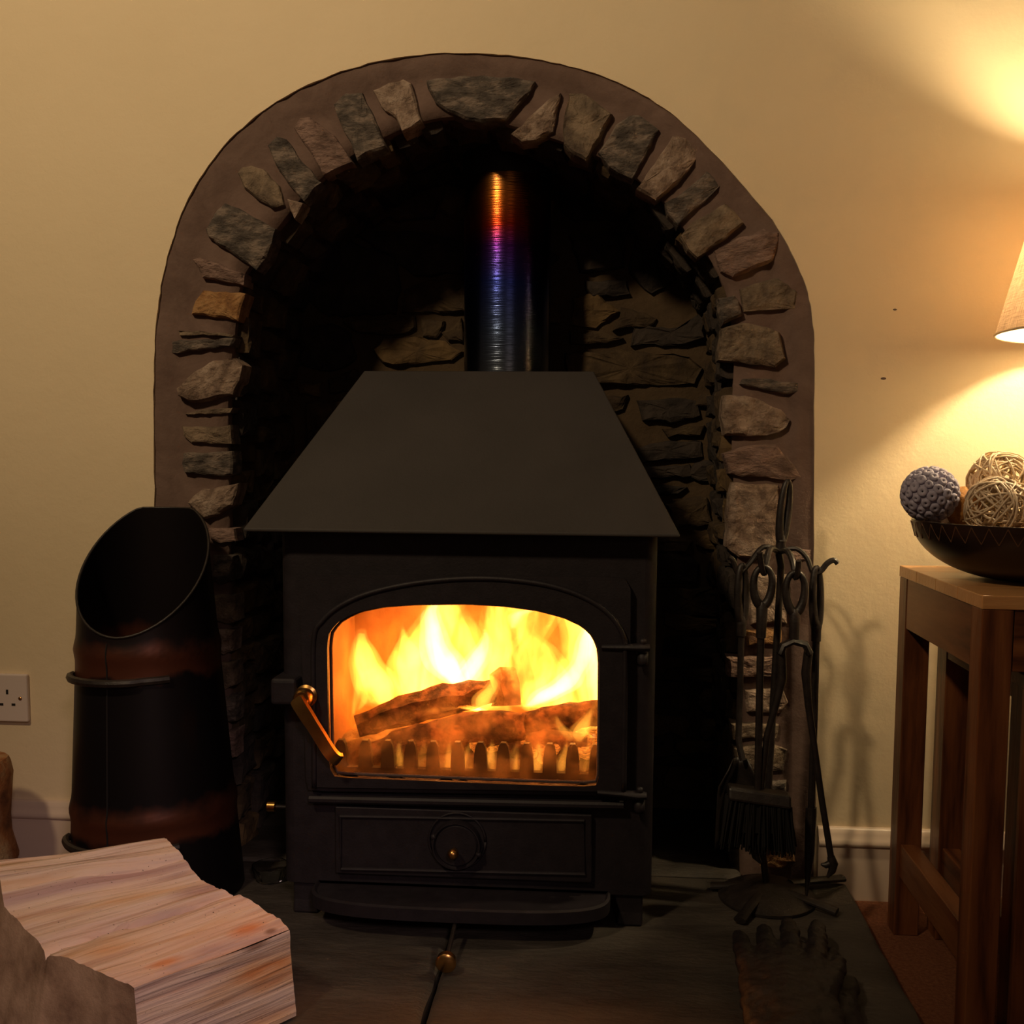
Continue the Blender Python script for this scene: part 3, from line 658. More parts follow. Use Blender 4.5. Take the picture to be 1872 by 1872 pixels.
# ash lip
l0, l1 = PY(578,1612,SY), PY(1116,1622,SY); zl = (l0.z+l1.z)/2-.002; ycut = SY
lip = []; nL = 40
for i in range(nL+1):
    a = math.pi*i/nL; cxl = (l0.x+l1.x)/2; rxl = (l1.x-l0.x)/2
    c_, s_ = math.cos(a), math.sin(a); e = .62
    lip.append((cxl-rxl*math.copysign(abs(c_)**e, c_), SY-.082*abs(s_)**.55))
k = MB(); k.loft([[(x,y,zl-.020) for x,y in lip],[(x,y,zl-.002) for x,y in lip],[(cxl+(x-cxl)*.985,min(SY,y+.004),zl) for x,y in lip],[(cxl+(x-cxl)*.97,min(SY,y+.007),zl-.004) for x,y in lip]])
k.build('ash_lip', M['iron'], st, smooth='auto', angle=40)
# riddling rod and side damper knob
ra = PZ(832,1688,HZ+.03); rb = PZ(817,1752,HZ+.02)
rod = MB().tube([ra+Vector((.0,.12,.0)), ra, rb], .0032, 8).build('riddling_rod', M['tool'], st, smooth='auto')
d_ = (rb-ra).normalized()
MB().tube([rb-d_*.004, rb, rb+d_*.003, rb+d_*.012, rb+d_*.015], [.006,.0075,.0135,.0142,.011], 22).build('rod_knob', M['brass'], rod, smooth='auto', angle=45)
kb = PY(497,1474,SY+.05)
kn = MB().tube([kb, kb+Vector((.03,0,0))], .003, 8).build('damper_rod', M['tool'], st)
MB().tube([kb-Vector((.008,0,0)), kb-Vector((.006,0,0)), kb+Vector((.006,0,0)), kb+Vector((.007,0,0))], [.006,.0085,.0085,.006], 18).build('damper_knob', M['brass'], kn, smooth='auto')
# log guard teeth
gt = MB(); Yg = SY+.035
zb_ = xz(850,1436,Yg)[1]
for cx_ in (622,667,708,750,791,836,878,920,963,1005,1047,1090):
    p = PY(cx_, 1357+ (cx_-836)*.02, Yg); w_ = .0088; prof = []
    xs = [(-1.25,-.047),(-1.1,-.02),(-.85,-.006),(-.45,0),(.45,0),(.85,-.006),(1.1,-.02),(1.25,-.047)]
    prof = [(p.x+a*w_, p.z+b) for a,b in xs]
    gt.loft([[(x,Yg,z_) for x,z_ in prof],[(x,Yg+.010,z_) for x,z_ in prof]])
gt.box(IX0, IX1, Yg, Yg+.012, .235, PY(836,1357,Yg).z-.044)
gt.build('log_guard', M['tool'], st)
# flue pipe
FY = .205; pc = PY(927,600,FY); prad = .080; zj = xz(925,312,FY-prad)[1]
fl = thing('flue_pipe', 'tall steel flue pipe above the stove canopy tinted blue and orange', 'flue', (pc.x, FY, zt))
MB().lathe([(prad,zt-.01),(prad,zj)], (pc.x,FY,0), 64).build('lower_pipe', flue_mat(zt, zj), fl, smooth='auto')
MB().lathe([(prad+.003,zj),(prad+.003,1.34)], (pc.x,FY,0), 64).build('upper_pipe', M['iron'], fl, smooth='auto')

# ------------------------------------------------------------ fire
def flog(name, label, pts, rad, seed, m=M['char'], n=14, flat=1.0):
    pts = smooth_poly(pts, 5); rs_ = [r for *_, r in pts] if len(pts[0]) == 4 else [rad]*len(pts)
    k = MB().tube([p[:3] for p in pts], rs_, n, flat=flat)
    k.v = [tuple(Vector(v)*1.0 + Vector((N3(v,60,seed),N3(v,60,seed+1),N3(v,60,seed+2)))*.006) for v in k.v]
    o = k.build(name, m, None, smooth='auto', angle=45); return tag(o, label, 'log', 'logs in the fire')
def L4(px, py, Y, r): p = PY(px, py, Y); return (p.x, p.y, p.z, r)
flog('burning_log', 'split log sloping up from the left inside the stove', [L4(655,1330,-.10,.020),L4(740,1298,-.09,.026),L4(830,1278,-.08,.026),L4(900,1262,-.06,.020)], 0, 1, n=6)
flog('burning_log', 'round charred log lying low across the front of the fire', [L4(660,1400,-.13,.026),L4(720,1370,-.13,.026),L4(800,1345,-.125,.026),L4(880,1333,-.12,.030),L4(960,1330,-.12,.022)], 0, 5)
flog('burning_log', 'log sloping up to the right edge of the fire', [L4(900,1338,-.10,.018),L4(980,1322,-.09,.022),L4(1060,1308,-.08,.022),L4(1110,1300,-.06,.018)], 0, 9)
flog('burning_log', 'short squared log standing at the back of the fire', [L4(925,1290,-.04,.024),L4(922,1250,-.03,.026),L4(915,1224,-.02,.022)], 0, 13, n=4)
flog('burning_log', 'cracked log lying at the lower right behind the guard', [L4(930,1372,-.12,.018),L4(1000,1362,-.12,.024),L4(1070,1370,-.12,.024)], 0, 17)

def flame_mat(name, col, s, sc=17, lo=.36, hi=.66, base=.12):
    m = bpy.data.materials.new(name); m.use_nodes = True; nt = m.node_tree; nt.nodes.clear(); L = nt.links
    o = nt.nodes.new('ShaderNodeOutputMaterial'); e = nt.nodes.new('ShaderNodeEmission'); e.inputs[0].default_value = (*col,1)
    tc = nt.nodes.new('ShaderNodeTexCoord'); mp = nt.nodes.new('ShaderNodeMapping'); mp.inputs['Scale'].default_value = (1,.8,.42); L.new(tc.outputs['Object'], mp.inputs[0])
    n = nt.nodes.new('ShaderNodeTexNoise'); n.inputs['Scale'].default_value = sc; n.inputs['Detail'].default_value = 3; n.inputs['Distortion'].default_value = 1.2; L.new(mp.outputs[0], n.inputs[0])
    r = nt.nodes.new('ShaderNodeMapRange'); r.interpolation_type = 'SMOOTHSTEP'; r.inputs[1].default_value = lo; r.inputs[2].default_value = hi; r.inputs[3].default_value = s*base; r.inputs[4].default_value = s*1.6
    L.new(n.outputs[0], r.inputs[0]); L.new(r.outputs[0], e.inputs[1]); L.new(e.outputs[0], o.inputs['Volume']); return m
def fm(nm, c, s_, *a): return (flame_mat(nm, c, s_*.38, *a), flame_mat(nm+'_core', c, s_*.95, *a))
FMa = fm('flame_yellow', (1,.42,.052), 80, 23, .34, .64, .22); FMb = fm('flame_white', (1,.62,.24), 120, 19, .28, .62, .35); FMc = fm('flame_orange', (1,.20,.010), 7, 14)
fire = thing('fire', 'bright yellow and orange flames behind the stove glass', 'fire', (-.21,-.08,.30))
def flame(pts, Y, seed, m, fy=.5):
    """pts: (px, py, half width px) from the foot to the tip"""
    q = smooth_poly(pts, 6); k = MB(); n = 12; s_ = (Y-CAM.y)/F_PX; rings = []
    for i, (x, y, r) in enumerate(q):
        c = PY(x, y, Y); r = max(r, .6)*s_*1.16; ring = []
        for a in range(n):
            t = 2*math.pi*a/n; dz = .30*r*math.sin(t*1.0+seed)
            v = Vector((c.x+r*math.cos(t), c.y+r*fy*math.sin(t), c.z+dz*.3))
            v += Vector((N3(v,26,seed),0,0))*.008; ring.append(tuple(v))
        rings.append(ring)
    k.loft(rings); o = k.build('flame', m[0], fire, smooth=True); c2 = MB(); rr_ = []
    for r_ in rings[1:-2]:
        c = sum((Vector(v) for v in r_), Vector((0,0,0)))/n; rr_.append([tuple(c+(Vector(v)-c)*.62) for v in r_])
    c2.loft(rr_); f2 = c2.build('flame_core', m[1], None, smooth=True); f2.parent = o; return o
FL = [ # big white heart
 (FMb, -.07, [(850,1262,10),(820,1225,34),(800,1185,30),(790,1150,22),(788,1120,14),(800,1098,5)], .6),
 (FMb, -.06, [(835,1275,8),(848,1240,24),(872,1205,22),(885,1175,12),(880,1150,3)], .5),
 (FMb, -.05, [(960,1292,8),(1000,1272,26),(1035,1250,26),(1060,1215,20),(1075,1180,18),(1078,1140,14),(1065,1110,5)], .5),
 (FMa, -.150, [(1040,1356,3),(1036,1340,13),(1022,1322,8),(1014,1306,2)], .35),
 (FMa, -.150, [(1060,1358,4),(1064,1338,20),(1078,1312,14),(1090,1285,7),(1088,1262,2)], .35),
 (FMb, -.05, [(935,1150,6),(945,1125,16),(985,1112,12),(1010,1110,4)], .4),
 # yellow body
 (FMa, -.03, [(700,1290,30),(690,1250,44),(670,1210,32),(662,1180,20),(664,1150,6)], .7),
 (FMa, -.04, [(760,1280,30),(755,1230,44),(748,1190,30),(742,1165,12),(735,1145,3)], .7),
 (FMa, -.03, [(850,1280,50),(840,1220,60),(830,1160,46),(820,1110,30),(820,1080,20)], .6),
 (FMa, -.03, [(930,1290,40),(925,1230,34),(905,1180,28),(900,1130,24),(905,1085,14)], .5),
 (FMa, -.03, [(1010,1300,50),(1010,1240,52),(985,1190,34),(950,1150,24),(955,1105,22),(970,1080,12)], .6),
 (FMa, -.03, [(1075,1330,26),(1078,1270,34),(1068,1210,40),(1060,1150,34),(1040,1110,24),(1020,1080,10)], .6),
 (FMa, -.08, [(655,1300,4),(668,1270,12),(658,1240,9),(648,1212,2)], .5),
 (FMa, -.10, [(880,1320,12),(885,1280,20),(900,1250,12),(893,1228,3)], .5),
 (FMa, -.10, [(760,1300,30),(830,1290,26),(880,1300,10)], .4),
 (FMa, -.13, [(1065,1352,4),(1075,1340,10),(1090,1322,8),(1092,1290,2)], .4),
 (FMa, -.09, [(730,1265,3),(740,1232,13),(728,1205,9),(722,1185,2)], .4),
 (FMa, -.02, [(985,1300,30),(975,1250,40),(960,1200,30),(985,1160,22),(1000,1110,30),(1000,1075,24)], .4),
 (FMa, -.01, [(880,1300,50),(885,1230,50),(925,1170,40),(935,1110,44),(930,1070,40)], .4),
 (FMa, -.01, [(800,1300,60),(790,1230,60),(770,1180,44),(790,1130,30),(800,1080,20)], .4),
 (FMa, -.05, [(640,1310,3),(652,1260,10),(660,1220,13),(650,1185,9),(655,1150,3)], .5),
 (FMa, -.06, [(930,1250,4),(948,1215,9),(938,1180,11),(955,1150,8),(950,1120,3)], .5),
 (FMa, -.06, [(985,1240,4),(1002,1200,9),(992,1165,10),(1012,1135,6)], .5),
 (FMb, -.03, [(1088,1350,5),(1092,1290,13),(1088,1230,16),(1086,1180,13),(1070,1140,9),(1048,1115,3)], .5),
 # behind the guard
 (FMa, -.166, [(730,1414,4),(730,1400,9),(731,1380,8),(733,1352,2)], .35),
 (FMa, -.166, [(772,1414,4),(772,1400,11),(773,1380,10),(775,1352,2)], .35),
 (FMa, -.166, [(815,1414,4),(815,1400,11),(816,1380,10),(818,1352,2)], .35),
 (FMa, -.166, [(857,1414,4),(857,1400,10),(858,1380,9),(860,1352,2)], .35),
 (FMa, -.166, [(899,1414,4),(899,1400,10),(900,1380,9),(902,1352,2)], .35),
 (FMa, -.166, [(941,1414,4),(941,1400,10),(942,1380,9),(944,1352,2)], .35),
 (FMa, -.166, [(984,1414,4),(984,1400,10),(985,1380,9),(987,1352,2)], .35),
 (FMa, -.166, [(1026,1414,4),(1026,1400,10),(1027,1380,9),(1029,1352,2)], .35),
 (FMa, -.166, [(1069,1414,4),(1069,1400,11),(1070,1380,10),(1072,1352,2)], .35),
 (FMa, -.02, [(1090,1400,10),(1092,1330,22),(1094,1250,30),(1085,1180,26),(1060,1120,10)], .5),
 # orange veil
 (FMc, -.02, [(660,1340,40),(680,1260,70),(690,1190,52),(740,1130,30),(770,1085,12)], .7),
 (FMc, -.02, [(840,1340,120),(850,1240,130),(860,1160,110),(860,1060,90)], .35),
 (FMc, -.02, [(1020,1340,90),(1030,1240,100),(1020,1160,90),(1010,1060,70)], .4),
 (FMc, -.15, [(670,1400,40),(760,1385,40),(900,1380,20)], .4),
]
for i, (m_, Y_, pts, fy) in enumerate(FL): flame(pts, Y_, i*1.7+1, m_, fy)
# glowing embers behind the guard
em = flame_mat('ember_glow', (1,.42,.07), 1)
em = bpy.data.materials.new('embers'); em.use_nodes = True; b = em.node_tree.nodes['Principled BSDF']; b.inputs['Base Color'].default_value = (.1,.04,.02,1)
nzz = em.node_tree.nodes.new('ShaderNodeTexNoise'); nzz.inputs['Scale'].default_value = 45; cr = em.node_tree.nodes.new('ShaderNodeValToRGB')
cr.color_ramp.elements[0].position = .38; cr.color_ramp.elements[0].color = (.03,.004,0,1); cr.color_ramp.elements[1].position = .62; cr.color_ramp.elements[1].color = (1,.28,.03,1)
em.node_tree.links.new(nzz.outputs[0], cr.inputs[0]); em.node_tree.links.new(cr.outputs[0], b.inputs['Emission Color']); b.inputs['Emission Strength'].default_value = .8
k = MB(); re = random.Random(3)
for i in range(90):
    x = re.uniform(IX0+.15, IX1-.01); y = re.uniform(-.15,-.02); k.blob((x,y,.268+re.uniform(0,.018)), re.uniform(.007,.014), 6, (1,1,.7))
k.v = [tuple(Vector(v)+Vector((N3(v,90,1),N3(v,90,2),N3(v,90,3)))*.006) for v in k.v]
e_ = k.build('embers', em, None); tag(e_, 'bed of glowing embers behind the log guard', 'embers', kind='stuff')
# light given off by the flames
for (px_, py_, Y_, P_) in ((700,1220,-.06,.5),(830,1190,-.08,.9),(1020,1200,-.08,.9),(820,1330,-.17,.22),(980,1320,-.17,.25)):
    light('flame_light', 'POINT', PY(px_, py_, Y_), P_, (1,.27,.035), .03)

# ------------------------------------------------------------ coal hod
hx0, hx1 = PY(155,1620,-.13).x, PY(444,1620,-.13).x
tx0, tx1 = PY(165,1050,-.13).x, PY(386,1050,-.13).x
cb, rb_ = (hx0+hx1)/2, (hx1-hx0)/2; zt0 = PY(275,1050,-.13).z; ctp, rtp = (tx0+tx1)/2, (tx1-tx0)/2
HYc = -.145
hod = thing('coal_hod', 'tall black coal hod with a slanted open mouth left of the arch', 'coal hod', (cb, HYc, HZ))
def hod_c(z_):
    t = (z_-HZ)/(zt0-HZ); return cb+(ctp-cb)*t, rb_+(rtp-rb_)*t
zl_, zh_ = PY(275,1167,HYc-rtp).z, PY(300,928,HYc+rtp).z
def hod_pt(a, z_, d=0):
    c, r = hod_c(z_); bulge = 0
    for zz in (z_b1, z_b2): bulge += .0035*math.exp(-((z_-zz)/.012)**2)
    r = r+d+bulge; return (c+r*math.cos(a), HYc+r*math.sin(a), z_)
z_b1, z_b2 = PY(270,1200,HYc-.1).z, PY(270,1500,HYc-.1).z
n = 56; rings = []; NZr = 60
def zcut(a):
    s_ = math.sin(a); t = (s_+1)/2
    return min(zl_+(zh_-zl_)*(t**.92)*1.06, zh_)
for i in range(NZr+1):
    rings.append([hod_pt(2*math.pi*k_/n, HZ+(zcut(2*math.pi*k_/n)-HZ)*i/NZr) for k_ in range(n)])
for i in range(NZr, -1, -4):
    rings.append([hod_pt(2*math.pi*k_/n, HZ+.006+(zcut(2*math.pi*k_/n)-HZ-.006)*i/NZr, -.0022) for k_ in range(n)])
hm = bpy.data.materials.new('blackened_copper'); hm.use_nodes = True; nt = hm.node_tree; L = nt.links; b = nt.nodes['Principled BSDF']
b.inputs['Metallic'].default_value = .55; b.inputs['Roughness'].default_value = .42
tc = nt.nodes.new('ShaderNodeTexCoord'); spx = nt.nodes.new('ShaderNodeSeparateXYZ'); L.new(tc.outputs['Object'], spx.inputs[0])
nz = nt.nodes.new('ShaderNodeTexNoise'); nz.inputs['Scale'].default_value = 26; nz.inputs['Detail'].default_value = 7; L.new(tc.outputs['Object'], nz.inputs[0])
ad = nt.nodes.new('ShaderNodeMath'); ad.operation = 'MULTIPLY_ADD'; ad.inputs[1].default_value = .05; L.new(nz.outputs[0], ad.inputs[0]); L.new(spx.outputs[2], ad.inputs[2])
mr = nt.nodes.new('ShaderNodeMapRange'); mr.inputs[1].default_value = 0; mr.inputs[2].default_value = .7; L.new(ad.outputs[0], mr.inputs[0])
r = nt.nodes.new('ShaderNodeValToRGB'); L.new(mr.outputs[0], r.inputs[0]); cr = r.color_ramp
dk, cu = (.012,.010,.012), (.13,.042,.022)
q = lambda z_: (z_+.025)/.7
st_ = [(q(z_b2)-.06, dk), (q(z_b2)-.04, cu), (q(z_b2)+.0, cu), (q(z_b2)+.04, dk), (q(z_b1)-.06, dk), (q(z_b1)-.045, cu), (q(z_b1)-.005, cu), (q(z_b1)+.03, (.02,.014,.016))]
cr.elements[0].color = (*dk,1); cr.elements[0].position = 0; cr.elements[1].color = (*dk,1); cr.elements[1].position = 1
for p_, c_ in st_: e = cr.elements.new(p_); e.color = (*c_,1)
L.new(r.outputs[0], b.inputs['Base Color'])
MB().loft(rings).build('body', hm, hod, smooth='auto', angle=60)
MB().tube([hod_pt(2*math.pi*k_/n, zcut(2*math.pi*k_/n)) for k_ in range(n+1)], .0022, 6, caps=False).build('rim', M['tool'], hod, smooth=True)
a_ = math.radians(-98)
MB().tube([hod_pt(a_, HZ+.02+(zcut(a_)-HZ-.03)*i/30, .0004) for i in range(31)], .0012, 5).build('seam', M['black'], hod)
for zpx, (xa, xb) in ((1252,(172,366)),(1556,(165,366))):
    zz = PY(270, zpx, HYc-.11).z
    pts = []
    for i in range(25):
        a = math.radians(-150+99*i/24); bow = .010*math.sin(math.pi*min(1,i/19))**.4 if i < 19 else .0
        pts.append(hod_pt(a, zz+.004*(i/24), .002+bow))
    MB().tube(pts, .0058, 8, flat=1.1).build('handle', M['tool'], hod, smooth='auto')

# ------------------------------------------------------------ split log in the foreground
def PD(px, py, depth): return PY(px, py, CAM.y+depth)
LE = [(245,1805,1.05),(200,1785,1.06),(150,1764,1.08),(85,1745,1.10),(70,1722,1.12),(40,1692,1.145),(8,1658,1.165),(4,1632,1.175),(0,1604,1.19),(-40,1590,1.205),(-110,1588,1.20)]
RE = [(528,1697,1.20),(512,1680,1.21),(470,1655,1.225),(415,1630,1.24),(374,1612,1.25),(350,1590,1.265),(335,1565,1.28),(325,1553,1.285),(305,1531,1.30),(290,1534,1.32)]
lg = thing('firewood_log', 'large split pale wood log lying in front of the hod, sawn end facing left', 'log', (-.5,-.45,HZ))
nv = 90; LP, _ = resamp([tuple(PD(*p)) for p in LE], nv); RP, _ = resamp([tuple(PD(*p)) for p in RE], nv)
nu = 36; grid = []
for i in range(nu+1):
    t = i/nu; row = []
    for j in range(nv):
        a, b = Vector(LP[j]), Vector(RP[j]); p = a.lerp(b, t)
        v = j/(nv-1)
        ridge = -.020*math.exp(-((v-.37-.02*math.sin(t*5)-.006*math.sin(t*23))/.010)**2) - .006*math.exp(-((v-.72-.01*math.sin(t*7))/.008)**2) + .006*math.exp(-((v-.28)/.06)**2) - .005*math.exp(-((v-.84)/.05)**2)
        ridge *= math.sin(math.pi*min(max(t,.03),.97))**.3
        p = p + Vector((0,0,ridge + .0022*N3((v*30, t*2, 0),1,2) + .0012*N3((v*90,t*3,0),1,4) + .006*math.sin(t*math.pi)*N3((v*5,t*1.5,0),1,6)))
        if i in (0,): p = p
        row.append(p)
    grid.append(row)
wl = wood('split_pale_wood', (.36,.17,.085), (.62,.40,.27), (.74,.55,.42), 'X', .75)
# grain follows the log: build in a local frame along the grain
ax = (Vector(RP[0])-Vector(LP[0])); ax.z = 0; ang = math.atan2(ax.y, ax.x)
Lo = Vector((-.5,-.45,HZ)); Rz = Matrix.Rotation(-ang, 4, 'Z')
def loc(v): return tuple(Rz @ (Vector(v)-Lo))
def lbuild(vs, fs, name, m, smooth='auto', uvs=None):
    k = MB().add([loc(v) for v in vs], fs); o = k.build(name, m, None, smooth=smooth, angle=50)
    if uvs:
        ul_ = o.data.uv_layers.new(name='UV')
        for lp_ in o.data.loops: ul_.data[lp_.index].uv = uvs[lp_.vertex_index]
    o.parent = lg; o.rotation_euler = (0,0,ang); return o
# split wood colours: patches of pink-white, ochre and lilac streaks running with the grain
def split_mat():
    m = bpy.data.materials.new('fresh_split_wood'); m.use_nodes = True; nt = m.node_tree; L = nt.links; b = nt.nodes['Principled BSDF']; b.inputs['Roughness'].default_value = .7
    tc = nt.nodes.new('ShaderNodeTexCoord')
    def nz(sc, st, det=4):
        mp = nt.nodes.new('ShaderNodeMapping'); mp.inputs['Scale'].default_value = st; L.new(tc.outputs['UV'], mp.inputs[0])
        n = nt.nodes.new('ShaderNodeTexNoise'); n.inputs['Scale'].default_value = sc; n.inputs['Detail'].default_value = det; n.inputs['Distortion'].default_value = .3; L.new(mp.outputs[0], n.inputs[0]); return n
    a = nz(13, (.22,1,1)); r = nt.nodes.new('ShaderNodeValToRGB'); L.new(a.outputs[0], r.inputs[0]); e = r.color_ramp.elements
    e[0].position = .33; e[0].color = (.50,.38,.44,1); e[1].position = .68; e[1].color = (.74,.33,.13,1)
    x = r.color_ramp.elements.new(.42); x.color = (.80,.61,.54,1); x = r.color_ramp.elements.new(.52); x.color = (.84,.65,.53,1); x = r.color_ramp.elements.new(.60); x.color = (.78,.52,.33,1)
    g2 = nz(70, (.05,1,1), 6); r2 = nt.nodes.new('ShaderNodeValToRGB'); L.new(g2.outputs[0], r2.inputs[0]); r2.color_ramp.elements[0].position = .36; r2.color_ramp.elements[0].color = (.76,.64,.60,1); r2.color_ramp.elements[1].position = .52; r2.color_ramp.elements[1].color = (1,1,1,1)
    mx = nt.nodes.new('ShaderNodeMix'); mx.data_type = 'RGBA'; mx.blend_type = 'MULTIPLY'; mx.inputs[0].default_value = .8
    L.new(r.outputs[0], mx.inputs[6]); L.new(r2.outputs[0], mx.inputs[7]); spk = nt.nodes.new('ShaderNodeTexNoise'); spk.inputs['Scale'].default_value = 260; L.new(tc.outputs['UV'], spk.inputs[0]); sr = nt.nodes.new('ShaderNodeMapRange'); sr.inputs[1].default_value = .70; sr.inputs[2].default_value = .74; L.new(spk.outputs[0], sr.inputs[0])
    m3 = nt.nodes.new('ShaderNodeMix'); m3.data_type = 'RGBA'; L.new(sr.outputs[0], m3.inputs[0]); L.new(mx.outputs[2], m3.inputs[6]); m3.inputs[7].default_value = (.10,.05,.03,1); L.new(m3.outputs[2], b.inputs['Base Color'])
    # stains of the wood itself: a lilac streak along the grain and an orange knot
    def stain(prev, cx_, cy_, sx_, sy_, col):
        mp = nt.nodes.new('ShaderNodeMapping'); mp.vector_type = 'POINT'; mp.inputs['Location'].default_value = (-cx_/sx_, -cy_/sy_, 0); mp.inputs['Scale'].default_value = (1/sx_, 1/sy_, 0); L.new(tc.outputs['UV'], mp.inputs[0])
        ln_ = nt.nodes.new('ShaderNodeVectorMath'); ln_.operation = 'LENGTH'; L.new(mp.outputs[0], ln_.inputs[0])
        ad_ = nt.nodes.new('ShaderNodeMath'); ad_.operation = 'ADD'; L.new(ln_.outputs['Value'], ad_.inputs[0]); L.new(a.outputs[0], ad_.inputs[1])
        rr_ = nt.nodes.new('ShaderNodeMapRange'); rr_.inputs[1].default_value = .8; rr_.inputs[2].default_value = 1.5; rr_.inputs[3].default_value = .75; rr_.inputs[4].default_value = 0; L.new(ad_.outputs[0], rr_.inputs[0])
        q_ = nt.nodes.new('ShaderNodeMix'); q_.data_type = 'RGBA'; q_.blend_type = 'MULTIPLY'; L.new(rr_.outputs[0], q_.inputs[0]); L.new(prev, q_.inputs[6]); q_.inputs[7].default_value = (*col,1); return q_.outputs[2]
    c_ = m3.outputs[2]
    for st_ in ((.10,.272,.30,.016,(.62,.52,.66)), (.20,.035,.035,.016,(.95,.42,.14)), (.07,.030,.03,.010,(.95,.50,.20)), (.225,.012,.012,.008,(.25,.14,.09)), (.23,.19,.05,.03,(.60,.50,.52)), (.19,1.004,.03,.010,(.35,.22,.16))): c_ = stain(c_, *st_)
    L.new(c_, b.inputs['Base Color'])
    bp = nt.nodes.new('ShaderNodeBump'); bp.inputs['Distance'].default_value = .006; L.new(g2.outputs[0], bp.inputs['Height']); L.new(bp.outputs[0], b.inputs['Normal']); return m
sm = split_mat()
vs = [p for row in grid for p in row]; fs = [(i*nv+j, i*nv+j+1, (i+1)*nv+j+1, (i+1)*nv+j) for i in range(nu) for j in range(nv-1)]
lbuild(vs, fs, 'split_top', sm, uvs=[(.25*i/nu, .40*j/(nv-1)) for i in range(nu+1) for j in range(nv)])
# front long face
fv = []; NF = 14
for i in range(nu+1):
    tp = grid[i][0]
    for j in range(NF+1):
        s_ = j/NF; z_ = tp.z+(HZ+.002-tp.z)*s_; w_ = .0018*N3((s_*26, i*.08, 3),1,8)+.004*N3((s_*4,i*.03,1),1,9); fv.append((tp.x+w_*.7+.01*s_, tp.y-w_*.7-(.006*s_), z_))
lbuild(fv, [(i*(NF+1)+j, i*(NF+1)+j+1, (i+1)*(NF+1)+j+1, (i+1)*(NF+1)+j) for i in range(nu) for j in range(NF)], 'split_face', sm, uvs=[(.25*i/nu, 1+.17*j/NF) for i in range(nu+1) for j in range(NF+1)])
def endcap(row, name, m, dxy=(0,0)):
    ev = []; n_ = len(row)
    for j, p in enumerate(row):
        for q_ in range(11): s_ = q_/10; gj = min(1, j/(n_*.5)); ev.append((p.x+dxy[0]*s_*gj+(.01*s_ if j==0 else 0), p.y+dxy[1]*s_*gj-(.006*s_ if j==0 else 0), p.z+(HZ+.002-p.z)*s_))
    return lbuild(ev, [(j*11+q_, j*11+q_+1, (j+1)*11+q_+1, (j+1)*11+q_) for j in range(n_-1) for q_ in range(10)], name, m)
endcap(grid[0], 'sawn_end', M['log_end'], (-.012,-.035)); endcap(grid[nu], 'far_end', M['log_end'])
bkv = []
for i in range(nu+1):
    tp = grid[i][nv-1]
    for j in range(6): bkv.append((tp.x, tp.y+.02*math.sin(math.pi*j/5), tp.z+(HZ+.002-tp.z)*j/5))
lbuild(bkv, [(i*6+j, i*6+j+1, (i+1)*6+j+1, (i+1)*6+j) for i in range(nu) for j in range(5)], 'bark', M['bark'])

# upright piece of firewood at the left edge
ul = MB(); prof = [(-.02,1610),(18,1585),(24,1570),(12,1530),(9,1500),(13,1465),(13,1420),(6,1400),(2,1392)]
rings = []
for px_, py_ in prof:
    e = PY(px_, py_, -.14); ex = e.x; z_ = max(e.z, 0.0); c = ex-.06; rings.append([(c+.06*math.cos(t*math.pi/10)+.004*N3((t,0,z_*20),1,3), -.14+.06*math.sin(t*math.pi/10), z_) for t in range(20)])
rings[0] = [(x, y, 0.0) for x, y, z_ in rings[1]]
tag(ul.loft(rings).build('bark_log', mat('mottled_bark', (.10,.035,.012), (.50,.34,.17), (.34,.13,.04), scale=14, rough=.9, bump=.006, bscale=30), smooth='auto', angle=60), 'mottled brown and cream piece of wood standing at the left skirting', 'firewood')

# small glass dish behind the log
gd = PZ(468,1640,HZ)
gmat = bpy.data.materials.new('clear_glass'); gmat.use_nodes = True; b = gmat.node_tree.nodes['Principled BSDF']; b.inputs['Transmission Weight'].default_value = 1; b.inputs['Roughness'].default_value = .03; b.inputs['Base Color'].default_value = (.95,.97,.97,1)
k = MB().lathe([(.0001,.003),(.020,.003),(.029,.024),(.0315,.024),(.024,.0005),(.0001,.0005)], (gd.x,-.10,HZ+.0005), 10)
k.v = [(v[0], v[1], v[2]) for v in k.v]
tag(k.build('glass_dish', gmat), 'small clear faceted glass dish on the hearth behind the log', 'dish')

# ------------------------------------------------------------ fire tools
TY = -.09
base = PZ(1402,1640,HZ); TY = base.y
sd = thing('fire_tool_stand', 'black wrought iron stand holding four fire tools right of the stove', 'tool stand', (base.x, TY, HZ))
MB().lathe([(.078,0),(.078,.004),(.060,.014),(.030,.022),(.010,.026),(.0001,.027)], (base.x,TY,HZ), 30).build('base', M['tool'], sd, smooth='auto')
for (x, y) in ((1300,1626),(1530,1674),(1540,1612),(1352,1690)):
    p = PZ(x, y, HZ); v = Vector((p.x-base.x, p.y-TY, 0)); v = v.normalized()*min(v.length,.155)
    c = Vector((base.x,TY,HZ))
    MB().tube([c+v*.3+Vector((0,0,.016)), c+v*.7+Vector((0,0,.011)), c+v+Vector((0,0,.0062))], [.009,.009,.010], 10, flat=.55, up=(0,0,1)).build('foot', M['tool'], sd, smooth='auto')
hub = PY(1424,1012,TY)
MB().tube([(base.x,TY,HZ+.015), (PY(1395,1565,TY)), (PY(1405,1437,TY)), (PY(1428,1035,TY)), hub], .0058, 12).build('post', M['tool'], sd, smooth='auto')
